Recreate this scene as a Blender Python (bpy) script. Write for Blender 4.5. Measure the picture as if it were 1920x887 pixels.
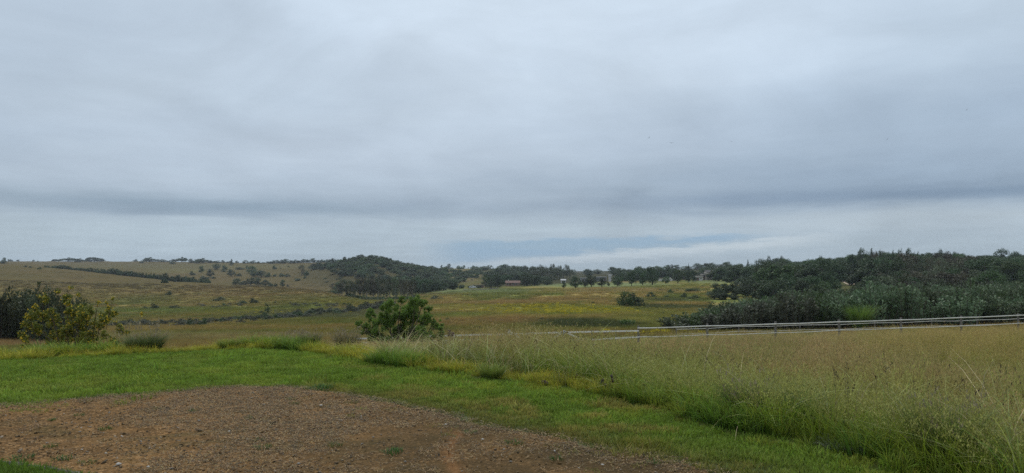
import bpy, math, random
import numpy as np
from mathutils import Vector, Matrix

# ------------------------------------------------------------------ camera, world, sun, exposure
F = 1371.0          # focal length in pixels of the 1920 px wide photograph
HZ = 505.0          # row of eye level in the photograph
EYE = 1.6
scene = bpy.context.scene
for o in list(bpy.data.objects):
    bpy.data.objects.remove(o)
cam_d = bpy.data.cameras.new("camera")
cam = bpy.data.objects.new("camera", cam_d)
scene.collection.objects.link(cam)
scene.camera = cam
cam.location = (0, 0, EYE)
cam.rotation_euler = (math.radians(90), 0, 0)
cam_d.sensor_width = 36.0
cam_d.lens = 36.0 * F / 1920.0
cam_d.shift_y = (HZ - 443.5) / 1920.0
cam_d.clip_start = 0.05
cam_d.clip_end = 40000

SUN_EL, SUN_AZ = math.radians(52), math.radians(-8)     # azimuth from +Y towards +X
sun_d = bpy.data.lights.new("sun", 'SUN')
sun_d.energy = 1.5
sun_d.angle = math.radians(25)
sun_d.color = (1.0, 0.96, 0.90)
sun = bpy.data.objects.new("sun", sun_d)
scene.collection.objects.link(sun)
sd = Vector((math.sin(SUN_AZ) * math.cos(SUN_EL), math.cos(SUN_AZ) * math.cos(SUN_EL), math.sin(SUN_EL)))
sun.rotation_euler = sd.to_track_quat('Z', 'Y').to_euler()

scene.view_settings.view_transform = 'Standard'
scene.view_settings.look = 'None'
scene.view_settings.exposure = 0.0
scene.view_settings.gamma = 1.0
scene.view_settings.use_curve_mapping = False
scene.render.engine = 'CYCLES'
scene.cycles.use_denoising = False
scene.cycles.denoiser = 'OPENIMAGEDENOISE'
scene.cycles.denoising_input_passes = 'RGB_ALBEDO_NORMAL'
scene.cycles.max_bounces = 5
scene.cycles.diffuse_bounces = 3
scene.cycles.glossy_bounces = 1
scene.cycles.transmission_bounces = 2
scene.cycles.transparent_max_bounces = 4
scene.cycles.volume_bounces = 0
scene.cycles.use_adaptive_sampling = True
scene.cycles.adaptive_threshold = 0.01
scene.cycles.filter_width = 1.5


class NT:
    """tiny helper to write node trees"""
    def __init__(s, tree):
        s.t = tree
        tree.nodes.clear()

    def n(s, typ, inp=None, **props):
        nd = s.t.nodes.new(typ)
        for k, v in props.items():
            setattr(nd, k, v)
        for k, v in (inp or {}).items():
            s.set(nd, k, v)
        return nd

    def set(s, nd, k, v):
        sock = nd.inputs[k]
        if isinstance(v, bpy.types.NodeSocket):
            s.t.links.new(v, sock)
        elif isinstance(v, bpy.types.Node):
            s.t.links.new(v.outputs[0], sock)
        else:
            sock.default_value = v

    def m(s, op, a, b=None, c=None, clamp=False):
        nd = s.t.nodes.new('ShaderNodeMath')
        nd.operation = op
        nd.use_clamp = clamp
        for i, v in enumerate((a, b, c)):
            if v is not None:
                s.set(nd, i, v)
        return nd.outputs[0]

    def mix(s, f, a, b, blend='MIX'):
        nd = s.t.nodes.new('ShaderNodeMix')
        nd.data_type = 'RGBA'
        nd.blend_type = blend
        s.set(nd, 0, f)
        s.set(nd, 6, a if not (isinstance(a, tuple) and len(a) == 3) else a + (1,))
        s.set(nd, 7, b if not (isinstance(b, tuple) and len(b) == 3) else b + (1,))
        return nd.outputs[2]

    def ramp(s, f, stops, interp='LINEAR'):
        nd = s.t.nodes.new('ShaderNodeValToRGB')
        nd.color_ramp.interpolation = interp
        els = nd.color_ramp.elements
        while len(els) < len(stops):
            els.new(0.5)
        for e, (p, c) in zip(els, stops):
            e.position = p
            e.color = (c if isinstance(c, tuple) else (c, c, c)) + (1,)
        s.set(nd, 0, f)
        return nd.outputs[0]

    def noise(s, vec, scale, detail=4, rough=0.55, dist=0.0):
        nd = s.n('ShaderNodeTexNoise', {'Scale': scale, 'Detail': detail, 'Roughness': rough, 'Distortion': dist})
        if vec is not None:
            s.set(nd, 'Vector', vec)
        return nd.outputs['Fac']


def lin(r, g, b):
    f = lambda c: (c / 255 / 12.92) if c <= 10 else ((c / 255 + 0.055) / 1.055) ** 2.4
    return (f(r), f(g), f(b))


world = bpy.data.worlds.new("World")
scene.world = world
world.use_nodes = True
w = NT(world.node_tree)
tc = w.n('ShaderNodeTexCoord')
sep = w.n('ShaderNodeSeparateXYZ', {0: tc.outputs['Generated']})
sx, sy, sz = sep.outputs
hor = w.m('SQRT', w.m('ADD', w.m('MULTIPLY', sx, sx), w.m('MULTIPLY', sy, sy)))
az = w.m('ARCTAN2', sx, sy)
el = w.m('ARCTAN2', sz, hor)
# clouds seen in perspective: the direction projected on a level layer
zz = w.m('ADD', w.m('MAXIMUM', sz, 0.0), 0.11)
pl = w.n('ShaderNodeCombineXYZ', {0: w.m('DIVIDE', sx, zz), 1: w.m('DIVIDE', sy, zz), 2: 3.7})
n_big = w.noise(pl, 0.55, 4, 0.5, 0.3)
n_mid = w.noise(pl, 1.7, 5, 0.55, 0.5)
n_fine = w.noise(pl, 5.0, 5, 0.6, 0.2)
flat = w.n('ShaderNodeCombineXYZ', {0: w.m('MULTIPLY', az, 2.2), 1: w.m('MULTIPLY', el, 16.0), 2: 1.3})
n_str = w.noise(flat, 1.6, 5, 0.55, 0.6)
flat2 = w.n('ShaderNodeCombineXYZ', {0: w.m('MULTIPLY', az, 3.0), 1: w.m('MULTIPLY', el, 34.0), 2: 7.7})
n_str2 = w.noise(flat2, 2.2, 6, 0.6, 0.8)
azd = w.m('ADD', az, w.m('MULTIPLY', w.m('SUBTRACT', n_big, 0.5), 0.25))
eld = w.m('ADD', el, w.m('MULTIPLY', w.m('SUBTRACT', n_str, 0.5), 0.035))


def ae(px, py):
    a = math.atan((px - 960) / F)
    return a, math.atan((HZ - py) / F * math.cos(a))


def blob(px, py, wx, wy, e2=None, power=2.0):
    """a soft patch of sky centred on the direction of one pixel, wx and wy its half sizes in pixels"""
    a, e = ae(px, py)
    sa, se = wx / F, wy / F
    u = w.m('DIVIDE', w.m('SUBTRACT', azd, a), sa)
    v = w.m('DIVIDE', w.m('SUBTRACT', eld if e2 is None else e2, e), se)
    d = w.m('ADD', w.m('MULTIPLY', u, u), w.m('MULTIPLY', v, v))
    return w.m('EXPONENT', w.m('MULTIPLY', w.m('POWER', d, power / 2), -1.0))


base = w.ramp(w.m('DIVIDE', el, 1.2, clamp=True), [
    (0.0, lin(166, 181, 193)), (0.05, lin(168, 182, 196)), (0.10, lin(158, 173, 190)), (0.17, lin(176, 190, 207)),
    (0.30, lin(187, 201, 218)), (0.6, lin(200, 211, 226)), (1.0, lin(208, 215, 226))])
c = base
for (px, py, wx, wy, col, amt) in [
    (950, 40, 560, 190, lin(204, 217, 233), 0.8),
    (1250, 150, 420, 120, lin(199, 213, 230), 0.6),
    (60, 130, 420, 110, lin(172, 186, 203), 0.55),
    (330, 40, 260, 70, lin(178, 192, 209), 0.5),
    (350, 190, 300, 60, lin(190, 204, 220), 0.5),
    (640, 290, 420, 60, lin(189, 201, 217), 0.55),
    (250, 320, 330, 40, lin(178, 191, 207), 0.5),
    (1850, 60, 200, 110, lin(182, 198, 215), 0.5),
    (1780, 215, 480, 85, lin(156, 173, 193), 0.85),
    (1650, 325, 420, 42, lin(144, 162, 183), 0.75),
    
    (1220, 260, 200, 40, lin(176, 190, 208), 0.5),
    (400, 386, 430, 17, lin(132, 150, 168), 0.9),
    (250, 396, 200, 9, lin(130, 147, 166), 0.6),
    (880, 385, 300, 20, lin(156, 171, 190), 0.35),
    (1720, 364, 460, 20, lin(122, 141, 163), 0.95),
    (1400, 374, 260, 14, lin(134, 152, 174), 0.7),
    (100, 440, 520, 30, lin(174, 189, 201), 0.75),
    (1800, 412, 400, 17, lin(174, 186, 197), 0.75),
    (1050, 432, 380, 12, lin(174, 189, 202), 0.6),
    (1650, 462, 330, 22, lin(166, 180, 192), 0.6),
]:
    c = w.mix(w.m('MULTIPLY', blob(px, py, wx, wy), amt, clamp=True), c, col)
edge = w.m('SUBTRACT', n_mid, 0.5)
c = w.mix(1.0, c, w.n('ShaderNodeCombineColor', {0: w.m('ADD', 1.0, w.m('MULTIPLY', edge, 0.20)),
                                                 1: w.m('ADD', 1.0, w.m('MULTIPLY', edge, 0.18)),
                                                 2: w.m('ADD', 1.0, w.m('MULTIPLY', edge, 0.15))}), 'MULTIPLY')
low = w.m('EXPONENT', w.m('MULTIPLY', w.m('MAXIMUM', el, 0.0), -11.0))
st = w.m('MULTIPLY', w.m('MULTIPLY', w.m('SUBTRACT', n_str2, 0.5), low), 0.32)
soft = w.n('ShaderNodeCombineXYZ', {0: w.m('MULTIPLY', az, 3.0), 1: w.m('MULTIPLY', el, 6.0), 2: 5.1})
n_soft = w.noise(soft, 1.3, 6, 0.55, 0.7)
bb = w.m('ADD', 1.0, w.m('ADD', st, w.m('MULTIPLY', w.m('SUBTRACT', n_soft, 0.5), 0.42)))
bb = w.m('ADD', bb, w.m('MULTIPLY', w.m('SUBTRACT', n_fine, 0.5), 0.06))
c = w.mix(1.0, c, w.n('ShaderNodeCombineColor', {0: w.m('MULTIPLY', bb, 0.985), 1: bb, 2: w.m('MULTIPLY', bb, 0.985)}), 'MULTIPLY')
# the break in the deck low in front: a sliver of blue over a bank of paler cloud
qx = w.m('ADD', w.m('MULTIPLY', w.m('TANGENT', w.m('MINIMUM', w.m('MAXIMUM', az, -1.2), 1.2)), F), 960.0)
qy = w.m('SUBTRACT', HZ, w.m('MULTIPLY', w.m('TANGENT', el), F))
wob = w.m('ADD', w.m('MULTIPLY', w.m('SUBTRACT', n_str2, 0.5), 20.0), w.m('MULTIPLY', w.m('SUBTRACT', n_fine, 0.5), 22.0))
qy = w.m('ADD', qy, wob)


def step_(v, a, b):
    nd = w.n('ShaderNodeMapRange', {0: v, 1: a, 2: b, 3: 0.0, 4: 1.0}, interpolation_type='SMOOTHSTEP')
    return nd.outputs[0]


up_ = w.m('ADD', qy, w.m('MULTIPLY', w.m('SUBTRACT', qx, 1100.0), 0.018))
lo_ = w.m('ADD', qy, w.m('MULTIPLY', w.m('SUBTRACT', qx, 1100.0), 0.072))
win = w.m('MULTIPLY', step_(qx, 760.0, 900.0), w.m('SUBTRACT', 1.0, step_(qx, 1330.0, 1500.0)))
front_ = w.m('GREATER_THAN', sy, 0.0)
blue_m = w.m('MULTIPLY', w.m('MULTIPLY', step_(up_, 443.0, 455.0), w.m('SUBTRACT', 1.0, step_(lo_, 466.0, 482.0))), w.m('MULTIPLY', win, front_))
pale_m = w.m('MULTIPLY', w.m('MULTIPLY', step_(lo_, 470.0, 480.0), w.m('SUBTRACT', 1.0, step_(lo_, 480.0, 500.0))),
             w.m('MULTIPLY', w.m('MULTIPLY', step_(qx, 820.0, 1100.0), w.m('SUBTRACT', 1.0, step_(qx, 1400.0, 1650.0))), front_))
c = w.mix(w.m('MULTIPLY', pale_m, 0.85), c, lin(192, 204, 212))
c = w.mix(w.m('MULTIPLY', blue_m, 0.8), c, lin(138, 168, 193))
# gap in the deck where the blue shows
gap = w.m('ADD', w.m('MULTIPLY', blob(1120, 461, 360, 11, None, 3.0), 1.0), w.m('MULTIPLY', blob(1000, 486, 330, 9), 0.4))
gap = w.m('MULTIPLY', gap, w.m('MULTIPLY', w.m('SUBTRACT', n_str2, 0.24), 2.9, clamp=True), clamp=True)
sky = w.n('ShaderNodeTexSky', sky_type='NISHITA', sun_disc=False, sun_elevation=SUN_EL, sun_rotation=SUN_AZ,
          altitude=1400, air_density=1.0, dust_density=0.8, ozone_density=1.5)
bg1 = w.n('ShaderNodeBackground', {'Color': sky, 'Strength': 0.05})
bg2 = w.n('ShaderNodeBackground', {'Color': c, 'Strength': 1.10})
ms = w.n('ShaderNodeMixShader', {0: w.m('SUBTRACT', 1.0, w.m('MULTIPLY', gap, 0.12)), 1: bg1, 2: bg2})
w.n('ShaderNodeOutputWorld', {0: ms})
world.cycles.sampling_method = 'MANUAL'
world.cycles.sample_map_resolution = 512

# ------------------------------------------------------------------ maths helpers
rng = np.random.default_rng(7)
random.seed(7)


def _hash(ix, iy, seed):
    n = (ix.astype(np.int64) * 374761393 + iy.astype(np.int64) * 668265263 + seed * 1442695041) & 0x7fffffff
    n = ((n ^ (n >> 13)) * 1274126177) & 0x7fffffff
    return ((n ^ (n >> 16)) & 0xffff) / 65535.0


def vnoise(x, y, seed=0):
    x0, y0 = np.floor(x), np.floor(y)
    fx, fy = x - x0, y - y0
    fx, fy = fx * fx * (3 - 2 * fx), fy * fy * (3 - 2 * fy)
    a, b = _hash(x0, y0, seed), _hash(x0 + 1, y0, seed)
    c_, d = _hash(x0, y0 + 1, seed), _hash(x0 + 1, y0 + 1, seed)
    return (a * (1 - fx) + b * fx) * (1 - fy) + (c_ * (1 - fx) + d * fx) * fy


def fbm(x, y, oct_=4, seed=0):
    s, a, t = 0.0, 1.0, 0.0
    for k in range(oct_):
        s = s + a * vnoise(x * 2 ** k + 17.3 * k, y * 2 ** k - 9.1 * k, seed + k)
        t += a
        a *= 0.55
    return s / t


def sstep(x, a, b):
    t = np.clip((x - a) / (b - a), 0, 1)
    return t * t * (3 - 2 * t)


def seg_dist(x, y, pts, closed=False):
    d = np.full(np.shape(x), 1e9)
    n = len(pts)
    for i in range(n if closed else n - 1):
        ax, ay = pts[i]
        bx, by = pts[(i + 1) % n]
        ux, uy = bx - ax, by - ay
        t = np.clip(((x - ax) * ux + (y - ay) * uy) / (ux * ux + uy * uy), 0, 1)
        d = np.minimum(d, np.hypot(x - ax - t * ux, y - ay - t * uy))
    return d


def inside(x, y, pts):
    r = np.zeros(np.shape(x), bool)
    n = len(pts)
    for i in range(n):
        ax, ay = pts[i]
        bx, by = pts[(i + 1) % n]
        c_ = (ay > y) != (by > y)
        with np.errstate(divide='ignore', invalid='ignore'):
            r ^= c_ & (x < (bx - ax) * (y - ay) / (by - ay + 1e-12) + ax)
    return r


def sdist(x, y, pts):
    d = seg_dist(x, y, pts, True)
    return np.where(inside(x, y, pts), -d, d)


def flatpt(px, py):
    """the point of the level lawn seen at a pixel"""
    Y = EYE * F / (py - HZ)
    return ((px - 960) / F * Y, Y)


# ------------------------------------------------------------------ the terrain
LAWN = [(-60, -12), (-60, 9)] + [(-16, 11.3)] + [flatpt(*p) for p in
       [(0, 676), (160, 668), (300, 662), (420, 656), (500, 654), (560, 658), (640, 671), (760, 690), (880, 704),
        (1000, 721), (1120, 740), (1230, 764), (1330, 792), (1400, 812), (1480, 828), (1580, 852), (1680, 880), (1730, 900)]] + [
        (4.2, 3.6), (5.5, 0), (8, -12)]
DIRT = [(-30, -12), (-30, 7.5), (-14, 8.0)] + [flatpt(*p) for p in
       [(0, 758), (90, 753), (200, 742), (300, 736), (400, 727), (470, 724), (540, 724), (600, 733), (660, 741), (740, 755),
        (800, 768), (850, 779), (900, 796), (960, 806), (1040, 818), (1110, 838), (1190, 849), (1270, 862), (1330, 880), (1380, 900)]] + [
        (2.2, 4.2), (3.2, 0), (4, -12)]

COLS = {
    -500: [(40, 668), (80, 645), (130, 624), (200, 596), (300, 560), (400, 530), (520, 508), (700, 497), (1000, 492), (1400, 490), (2200, 498), (8000, 505)],
    0: [(40, 661), (60, 643), (80, 634), (130, 616), (200, 588), (300, 556), (400, 528), (500, 507), (590, 498), (650, 496.5), (900, 494), (1200, 491.5), (1400, 490.5), (1600, 492), (2200, 499), (8000, 505)],
    120: [(40, 658), (80, 634), (130, 615), (200, 590), (300, 560), (400, 532), (500, 511), (555, 503), (590, 504), (680, 505), (900, 498), (1200, 492), (1400, 490.5), (1600, 492), (2200, 499), (8000, 505)],
    250: [(40, 655), (80, 632), (130, 612), (200, 590), (300, 563), (400, 538), (470, 524), (505, 519.5), (550, 523), (650, 520), (800, 508), (1000, 498), (1200, 491.5), (1300, 490.5), (1500, 492), (2200, 499), (8000, 505)],
    350: [(40, 654), (80, 630), (130, 609), (200, 589), (300, 562), (390, 541), (430, 532), (455, 528.5), (490, 532), (600, 530), (750, 514), (950, 500), (1150, 492), (1250, 491), (1500, 494), (2200, 499), (8000, 505)],
    480: [(40, 652), (80, 628), (130, 606), (200, 587), (280, 565), (350, 547), (400, 537.5), (430, 536.5), (460, 539), (560, 541), (680, 526), (820, 511), (1000, 498), (1100, 494), (1180, 493), (1400, 495), (2200, 500), (8000, 505)],
    560: [(40, 650), (80, 626), (130, 604), (200, 583), (260, 564), (320, 548), (360, 541), (390, 540.5), (430, 543), (520, 543), (640, 526), (800, 508), (950, 496), (1030, 493), (1100, 492.5), (1400, 496), (2200, 500), (8000, 505)],
    625: [(40, 649), (80, 626), (120, 605), (180, 585), (240, 567), (300, 553), (330, 549), (370, 551), (500, 549), (590, 530), (680, 510), (800, 496), (900, 491), (980, 491.5), (1300, 497), (2200, 501), (8000, 505)],
    690: [(40, 660), (80, 624), (120, 604), (160, 588), (220, 576), (300, 567), (400, 556), (480, 548), (540, 534), (600, 512), (660, 487), (720, 476), (800, 481), (1000, 496), (2200, 502), (8000, 505)],
    760: [(40, 660), (80, 624), (120, 602), (160, 584), (220, 570), (300, 560), (400, 551), (480, 546), (540, 537), (600, 522), (660, 505), (720, 502), (800, 504), (1000, 504), (2200, 503), (8000, 505)],
    850: [(40, 660), (80, 622), (120, 600), (180, 575), (250, 556), (320, 547), (400, 542), (500, 536), (600, 526), (700, 515), (800, 508), (900, 506), (1000, 505), (2200, 504), (8000, 505)],
    960: [(40, 660), (60, 635), (80, 620), (120, 597), (180, 571), (250, 552), (320, 543), (400, 540), (520, 534), (700, 520), (900, 508), (1100, 505), (1500, 507), (3000, 507), (8000, 505)],
    1060: [(40, 660), (60, 633), (80, 618), (120, 596), (180, 570), (250, 550), (320, 541), (400, 533), (520, 526), (800, 518), (1200, 513), (3000, 509), (5000, 506), (8000, 505)],
    1200: [(40, 660), (60, 631), (80, 617), (120, 594), (180, 568), (250, 548), (320, 537), (400, 530), (520, 524), (800, 515), (1200, 509), (3000, 507), (5000, 504), (8000, 505)],
    1350: [(40, 660), (60, 629), (80, 616), (120, 592), (180, 565), (250, 545), (320, 534), (400, 526), (520, 517), (700, 508), (1000, 503), (3000, 504), (8000, 505)],
    1500: [(40, 660), (60, 626), (80, 613), (120, 590), (180, 561), (250, 540), (320, 526), (400, 514), (500, 504), (700, 497), (1000, 498), (8000, 505)],
    1700: [(42, 645), (60, 621), (80, 606), (120, 582), (180, 553), (250, 532), (320, 517), (400, 505), (500, 497), (700, 491), (1000, 495), (8000, 505)],
    1920: [(45, 638), (60, 616), (80, 600), (120, 575), (180, 546), (250, 526), (320, 512), (400, 500), (500, 493), (700, 488), (1000, 494), (8000, 505)],
    2400: [(45, 632), (60, 608), (80, 590), (120, 565), (180, 536), (250, 518), (320, 506), (400, 496), (500, 490), (700, 486), (1000, 494), (8000, 505)],
}
_LY = np.linspace(math.log(20), math.log(8000), 320)
_keys = sorted(COLS)
_T = np.linspace((_keys[0] - 960) / F, (_keys[-1] - 960) / F, 260)
_tk = np.array([(k - 960) / F for k in _keys])
_G = np.array([np.interp(_LY, [math.log(a) for a, b in COLS[k]], [b for a, b in COLS[k]]) for k in _keys])
_k = np.exp(-np.linspace(-2, 2, 7) ** 2 / 1.5)
_k /= _k.sum()
_G = np.array([np.convolve(np.pad(r, 3, mode='edge'), _k, 'valid') for r in _G])
_G = np.array([np.interp(_T, _tk, _G[:, j]) for j in range(len(_LY))]).T
_k2 = np.exp(-np.linspace(-2, 2, 15) ** 2 / 1.5)
_k2 /= _k2.sum()
_G = np.array([np.convolve(np.pad(_G[:, j], 7, mode='edge'), _k2, 'valid') for j in range(_G.shape[1])]).T


def H(x, y):
    x = np.asarray(x, float)
    y = np.asarray(y, float)
    Y = np.maximum(y, 20.0)
    t = np.clip(x / Y, _T[0], _T[-1])
    i = np.clip((t - _T[0]) / (_T[1] - _T[0]), 0, len(_T) - 1.001)
    j = np.clip((np.log(Y) - _LY[0]) / (_LY[1] - _LY[0]), 0, len(_LY) - 1.001)
    i0, j0 = i.astype(int), j.astype(int)
    fi, fj = i - i0, j - j0
    g = (_G[i0, j0] * (1 - fi) + _G[i0 + 1, j0] * fi) * (1 - fj) + (_G[i0, j0 + 1] * (1 - fi) + _G[i0 + 1, j0 + 1] * fi) * fj
    r = np.hypot(x, Y)
    zf = EYE - Y * (g - HZ) / F + (fbm(x / 30, y / 30, 3, 5) - 0.5) * np.clip(Y, 30, 900) * 0.0045
    d = np.clip(sdist(x, y, LAWN), -5, 60)
    zn = -3.5 * (1 - np.exp(-(np.sqrt(np.maximum(d, 0) ** 2 + 0.6) - math.sqrt(0.6)) / 18.5))
    zn = zn + (fbm(x / 2.2, y / 2.2, 3, 3) - 0.5) * 0.16 * sstep(d, 0.3, 3)
    wgt = sstep(y, 17, 40)
    return zn * (1 - wgt) + zf * wgt


def projy(x, y):
    return HZ - F * (H(x, y) - EYE) / y


_YS = np.exp(np.linspace(math.log(15), math.log(4000), 900))


def hit(px, py, ymin=15.0, ymax=3000.0):
    """first depth along a pixel column where the ground shows at row py (or the ridge nearest to it)"""
    ys = _YS[(_YS >= ymin) & (_YS <= ymax)]
    g = projy((px - 960) / F * ys, ys)
    k = np.argmax(g <= py) if np.any(g <= py) else int(np.argmin(g))
    return float(ys[k])


# ------------------------------------------------------------------ mesh helpers
def mesh(name, verts, faces, mats, fmat=None, attrs=None, smooth=False):
    me = bpy.data.meshes.new(name)
    verts = np.asarray(verts, np.float32)
    if isinstance(faces, np.ndarray):
        n, k = faces.shape
        me.vertices.add(len(verts))
        me.vertices.foreach_set('co', verts.ravel())
        me.loops.add(n * k)
        me.loops.foreach_set('vertex_index', faces.astype(np.int32).ravel())
        me.polygons.add(n)
        me.polygons.foreach_set('loop_start', np.arange(0, n * k, k, dtype=np.int32))
        me.update(calc_edges=True)
    else:
        me.from_pydata(verts.tolist(), [], faces)
    for m_ in (mats if isinstance(mats, (list, tuple)) else [mats]):
        me.materials.append(m_)
    if fmat is not None:
        me.polygons.foreach_set('material_index', np.asarray(fmat, np.int32))
    for k_, a in (attrs or {}).items():
        a = np.asarray(a, np.float32)
        if a.ndim == 2:
            at = me.attributes.new(k_, 'FLOAT_COLOR', 'POINT')
            at.data.foreach_set('color', np.c_[a, np.ones(len(a), np.float32)].astype(np.float32).ravel())
        else:
            at = me.attributes.new(k_, 'FLOAT', 'POINT')
            at.data.foreach_set('value', a)
    if smooth:
        me.polygons.foreach_set('use_smooth', np.ones(len(me.polygons), bool))
    me.update()
    return me


def link(name, data, parent=None, label=None, cat=None, group=None, kind=None, loc=None, rz=0.0, scl=None):
    o = bpy.data.objects.new(name, data)
    scene.collection.objects.link(o)
    if parent is not None:
        o.parent = parent
    if loc is not None:
        o.location = loc
    if rz:
        o.rotation_euler = (0, 0, rz)
    if scl is not None:
        o.scale = scl
    for k_, v in (('label', label), ('category', cat), ('group', group), ('kind', kind)):
        if v:
            o[k_] = v
    return o


class MB:
    """collects shapes into one mesh"""
    def __init__(s):
        s.v, s.f = [], []

    def add(s, v, f):
        k = len(s.v)
        s.v += [tuple(p) for p in v]
        s.f += [tuple(i + k for i in q) for q in f]

    def box(s, x0, x1, y0, y1, z0, z1):
        v = [(x, y, z) for x in (x0, x1) for y in (y0, y1) for z in (z0, z1)]
        s.add(v, [(0, 1, 3, 2), (4, 6, 7, 5), (0, 4, 5, 1), (2, 3, 7, 6), (0, 2, 6, 4), (1, 5, 7, 3)])

    def tube(s, pts, rad, n=6, cap=True):
        pts = [Vector(p) for p in pts]
        rad = rad if isinstance(rad, (list, tuple)) else [rad] * len(pts)
        vs = []
        up = Vector((0.31, 0.17, 0.93))
        for i, p in enumerate(pts):
            d = (pts[min(i + 1, len(pts) - 1)] - pts[max(i - 1, 0)]).normalized()
            a = d.cross(up)
            if a.length < 1e-3:
                a = d.cross(Vector((1, 0, 0)))
            a.normalize()
            b = d.cross(a)
            vs += [p + (a * math.cos(2 * math.pi * k / n) + b * math.sin(2 * math.pi * k / n)) * rad[i] for k in range(n)]
        fs = [(i * n + k, i * n + (k + 1) % n, (i + 1) * n + (k + 1) % n, (i + 1) * n + k) for i in range(len(pts) - 1) for k in range(n)]
        if cap:
            fs += [tuple(range(n - 1, -1, -1)), tuple(range((len(pts) - 1) * n, len(pts) * n))]
        s.add(vs, fs)

    def beam(s, p, q, wdt, hgt, jit=0.0):
        """a flat band from p to q, wdt deep and hgt high"""
        p, q = Vector(p), Vector(q)
        d = (q - p).normalized()
        side = d.cross(Vector((0, 0, 1))).normalized() * wdt / 2
        u = side.cross(d).normalized() * hgt / 2
        v = [a + i * side + j * u for a in (p, q) for i in (-1, 1) for j in (-1, 1)]
        s.add(v, [(0, 1, 3, 2), (4, 6, 7, 5), (0, 4, 5, 1), (2, 3, 7, 6), (0, 2, 6, 4), (1, 5, 7, 3)])

    def build(s, name, mat, parent=None, **kw):
        return link(name, mesh(name, s.v, s.f, mat), parent, **kw)


# ------------------------------------------------------------------ materials
def new_mat(name):
    m_ = bpy.data.materials.new(name)
    m_.use_nodes = True
    return m_, NT(m_.node_tree)


def leaf_mat(name, dark, mid, light, trans=0.22, rough=0.6):
    """colour of each leaf from its own number and of each plant from the plant's number"""
    m_, t = new_mat(name)
    at = t.n('ShaderNodeAttribute', attribute_name='var')
    oi = t.n('ShaderNodeObjectInfo')
    f = t.m('ADD', t.m('MULTIPLY', at.outputs['Fac'], 0.72), t.m('MULTIPLY', oi.outputs['Random'], 0.28))
    col = t.ramp(f, [(0.0, dark), (0.5, mid), (1.0, light)])
    hs = t.n('ShaderNodeHueSaturation', {'Hue': t.m('ADD', 0.475, t.m('MULTIPLY', oi.outputs['Random'], 0.05)),
                                         'Saturation': 1.0, 'Value': t.m('ADD', 0.8, t.m('MULTIPLY', oi.outputs['Random'], 0.4)), 'Color': col})
    p = t.n('ShaderNodeBsdfPrincipled', {'Base Color': hs, 'Roughness': rough, 'Specular IOR Level': 0.25})
    tr = t.n('ShaderNodeBsdfTranslucent', {'Color': hs})
    mx = t.n('ShaderNodeMixShader', {0: trans, 1: p, 2: tr})
    t.n('ShaderNodeOutputMaterial', {0: mx})
    return m_


def simple_mat(name, c1, c2=None, scale=3.0, rough=0.8, bump=0.0, metallic=0.0, stretch=(1, 1, 1), spec=0.3):
    m_, t = new_mat(name)
    tc_ = t.n('ShaderNodeTexCoord')
    mp = t.n('ShaderNodeMapping', {'Vector': tc_.outputs['Object'], 'Scale': stretch})
    nz = t.noise(mp, scale, 5, 0.6)
    col = t.ramp(nz, [(0.3, c1), (0.7, c2 or c1)])
    p = t.n('ShaderNodeBsdfPrincipled', {'Base Color': col, 'Roughness': rough, 'Metallic': metallic, 'Specular IOR Level': spec})
    if bump:
        b = t.n('ShaderNodeBump', {'Strength': bump, 'Distance': 0.02, 'Height': nz})
        t.set(p, 'Normal', b)
    t.n('ShaderNodeOutputMaterial', {0: p})
    return m_


def grass_mat(name, trans=0.3):
    """blade colour stored on the blade, times the tint of the place where the tuft stands"""
    m_, t = new_mat(name)
    at = t.n('ShaderNodeAttribute', attribute_name='col')
    ins = t.n('ShaderNodeAttribute', attribute_name='tint', attribute_type='INSTANCER')
    col = t.mix(1.0, at.outputs['Color'], ins.outputs['Color'], 'MULTIPLY')
    p = t.n('ShaderNodeBsdfPrincipled', {'Base Color': col, 'Roughness': 0.6, 'Specular IOR Level': 0.2})
    tr = t.n('ShaderNodeBsdfTranslucent', {'Color': col})
    mx = t.n('ShaderNodeMixShader', {0: trans, 1: p, 2: tr})
    t.n('ShaderNodeOutputMaterial', {0: mx})
    return m_


def own_grass_mat(name, trans=0.3):
    m_, t = new_mat(name)
    at = t.n('ShaderNodeAttribute', attribute_name='col')
    p = t.n('ShaderNodeBsdfPrincipled', {'Base Color': at.outputs['Color'], 'Roughness': 0.6, 'Specular IOR Level': 0.2})
    tr = t.n('ShaderNodeBsdfTranslucent', {'Color': at.outputs['Color']})
    mx = t.n('ShaderNodeMixShader', {0: trans, 1: p, 2: tr})
    t.n('ShaderNodeOutputMaterial', {0: mx})
    return m_


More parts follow.
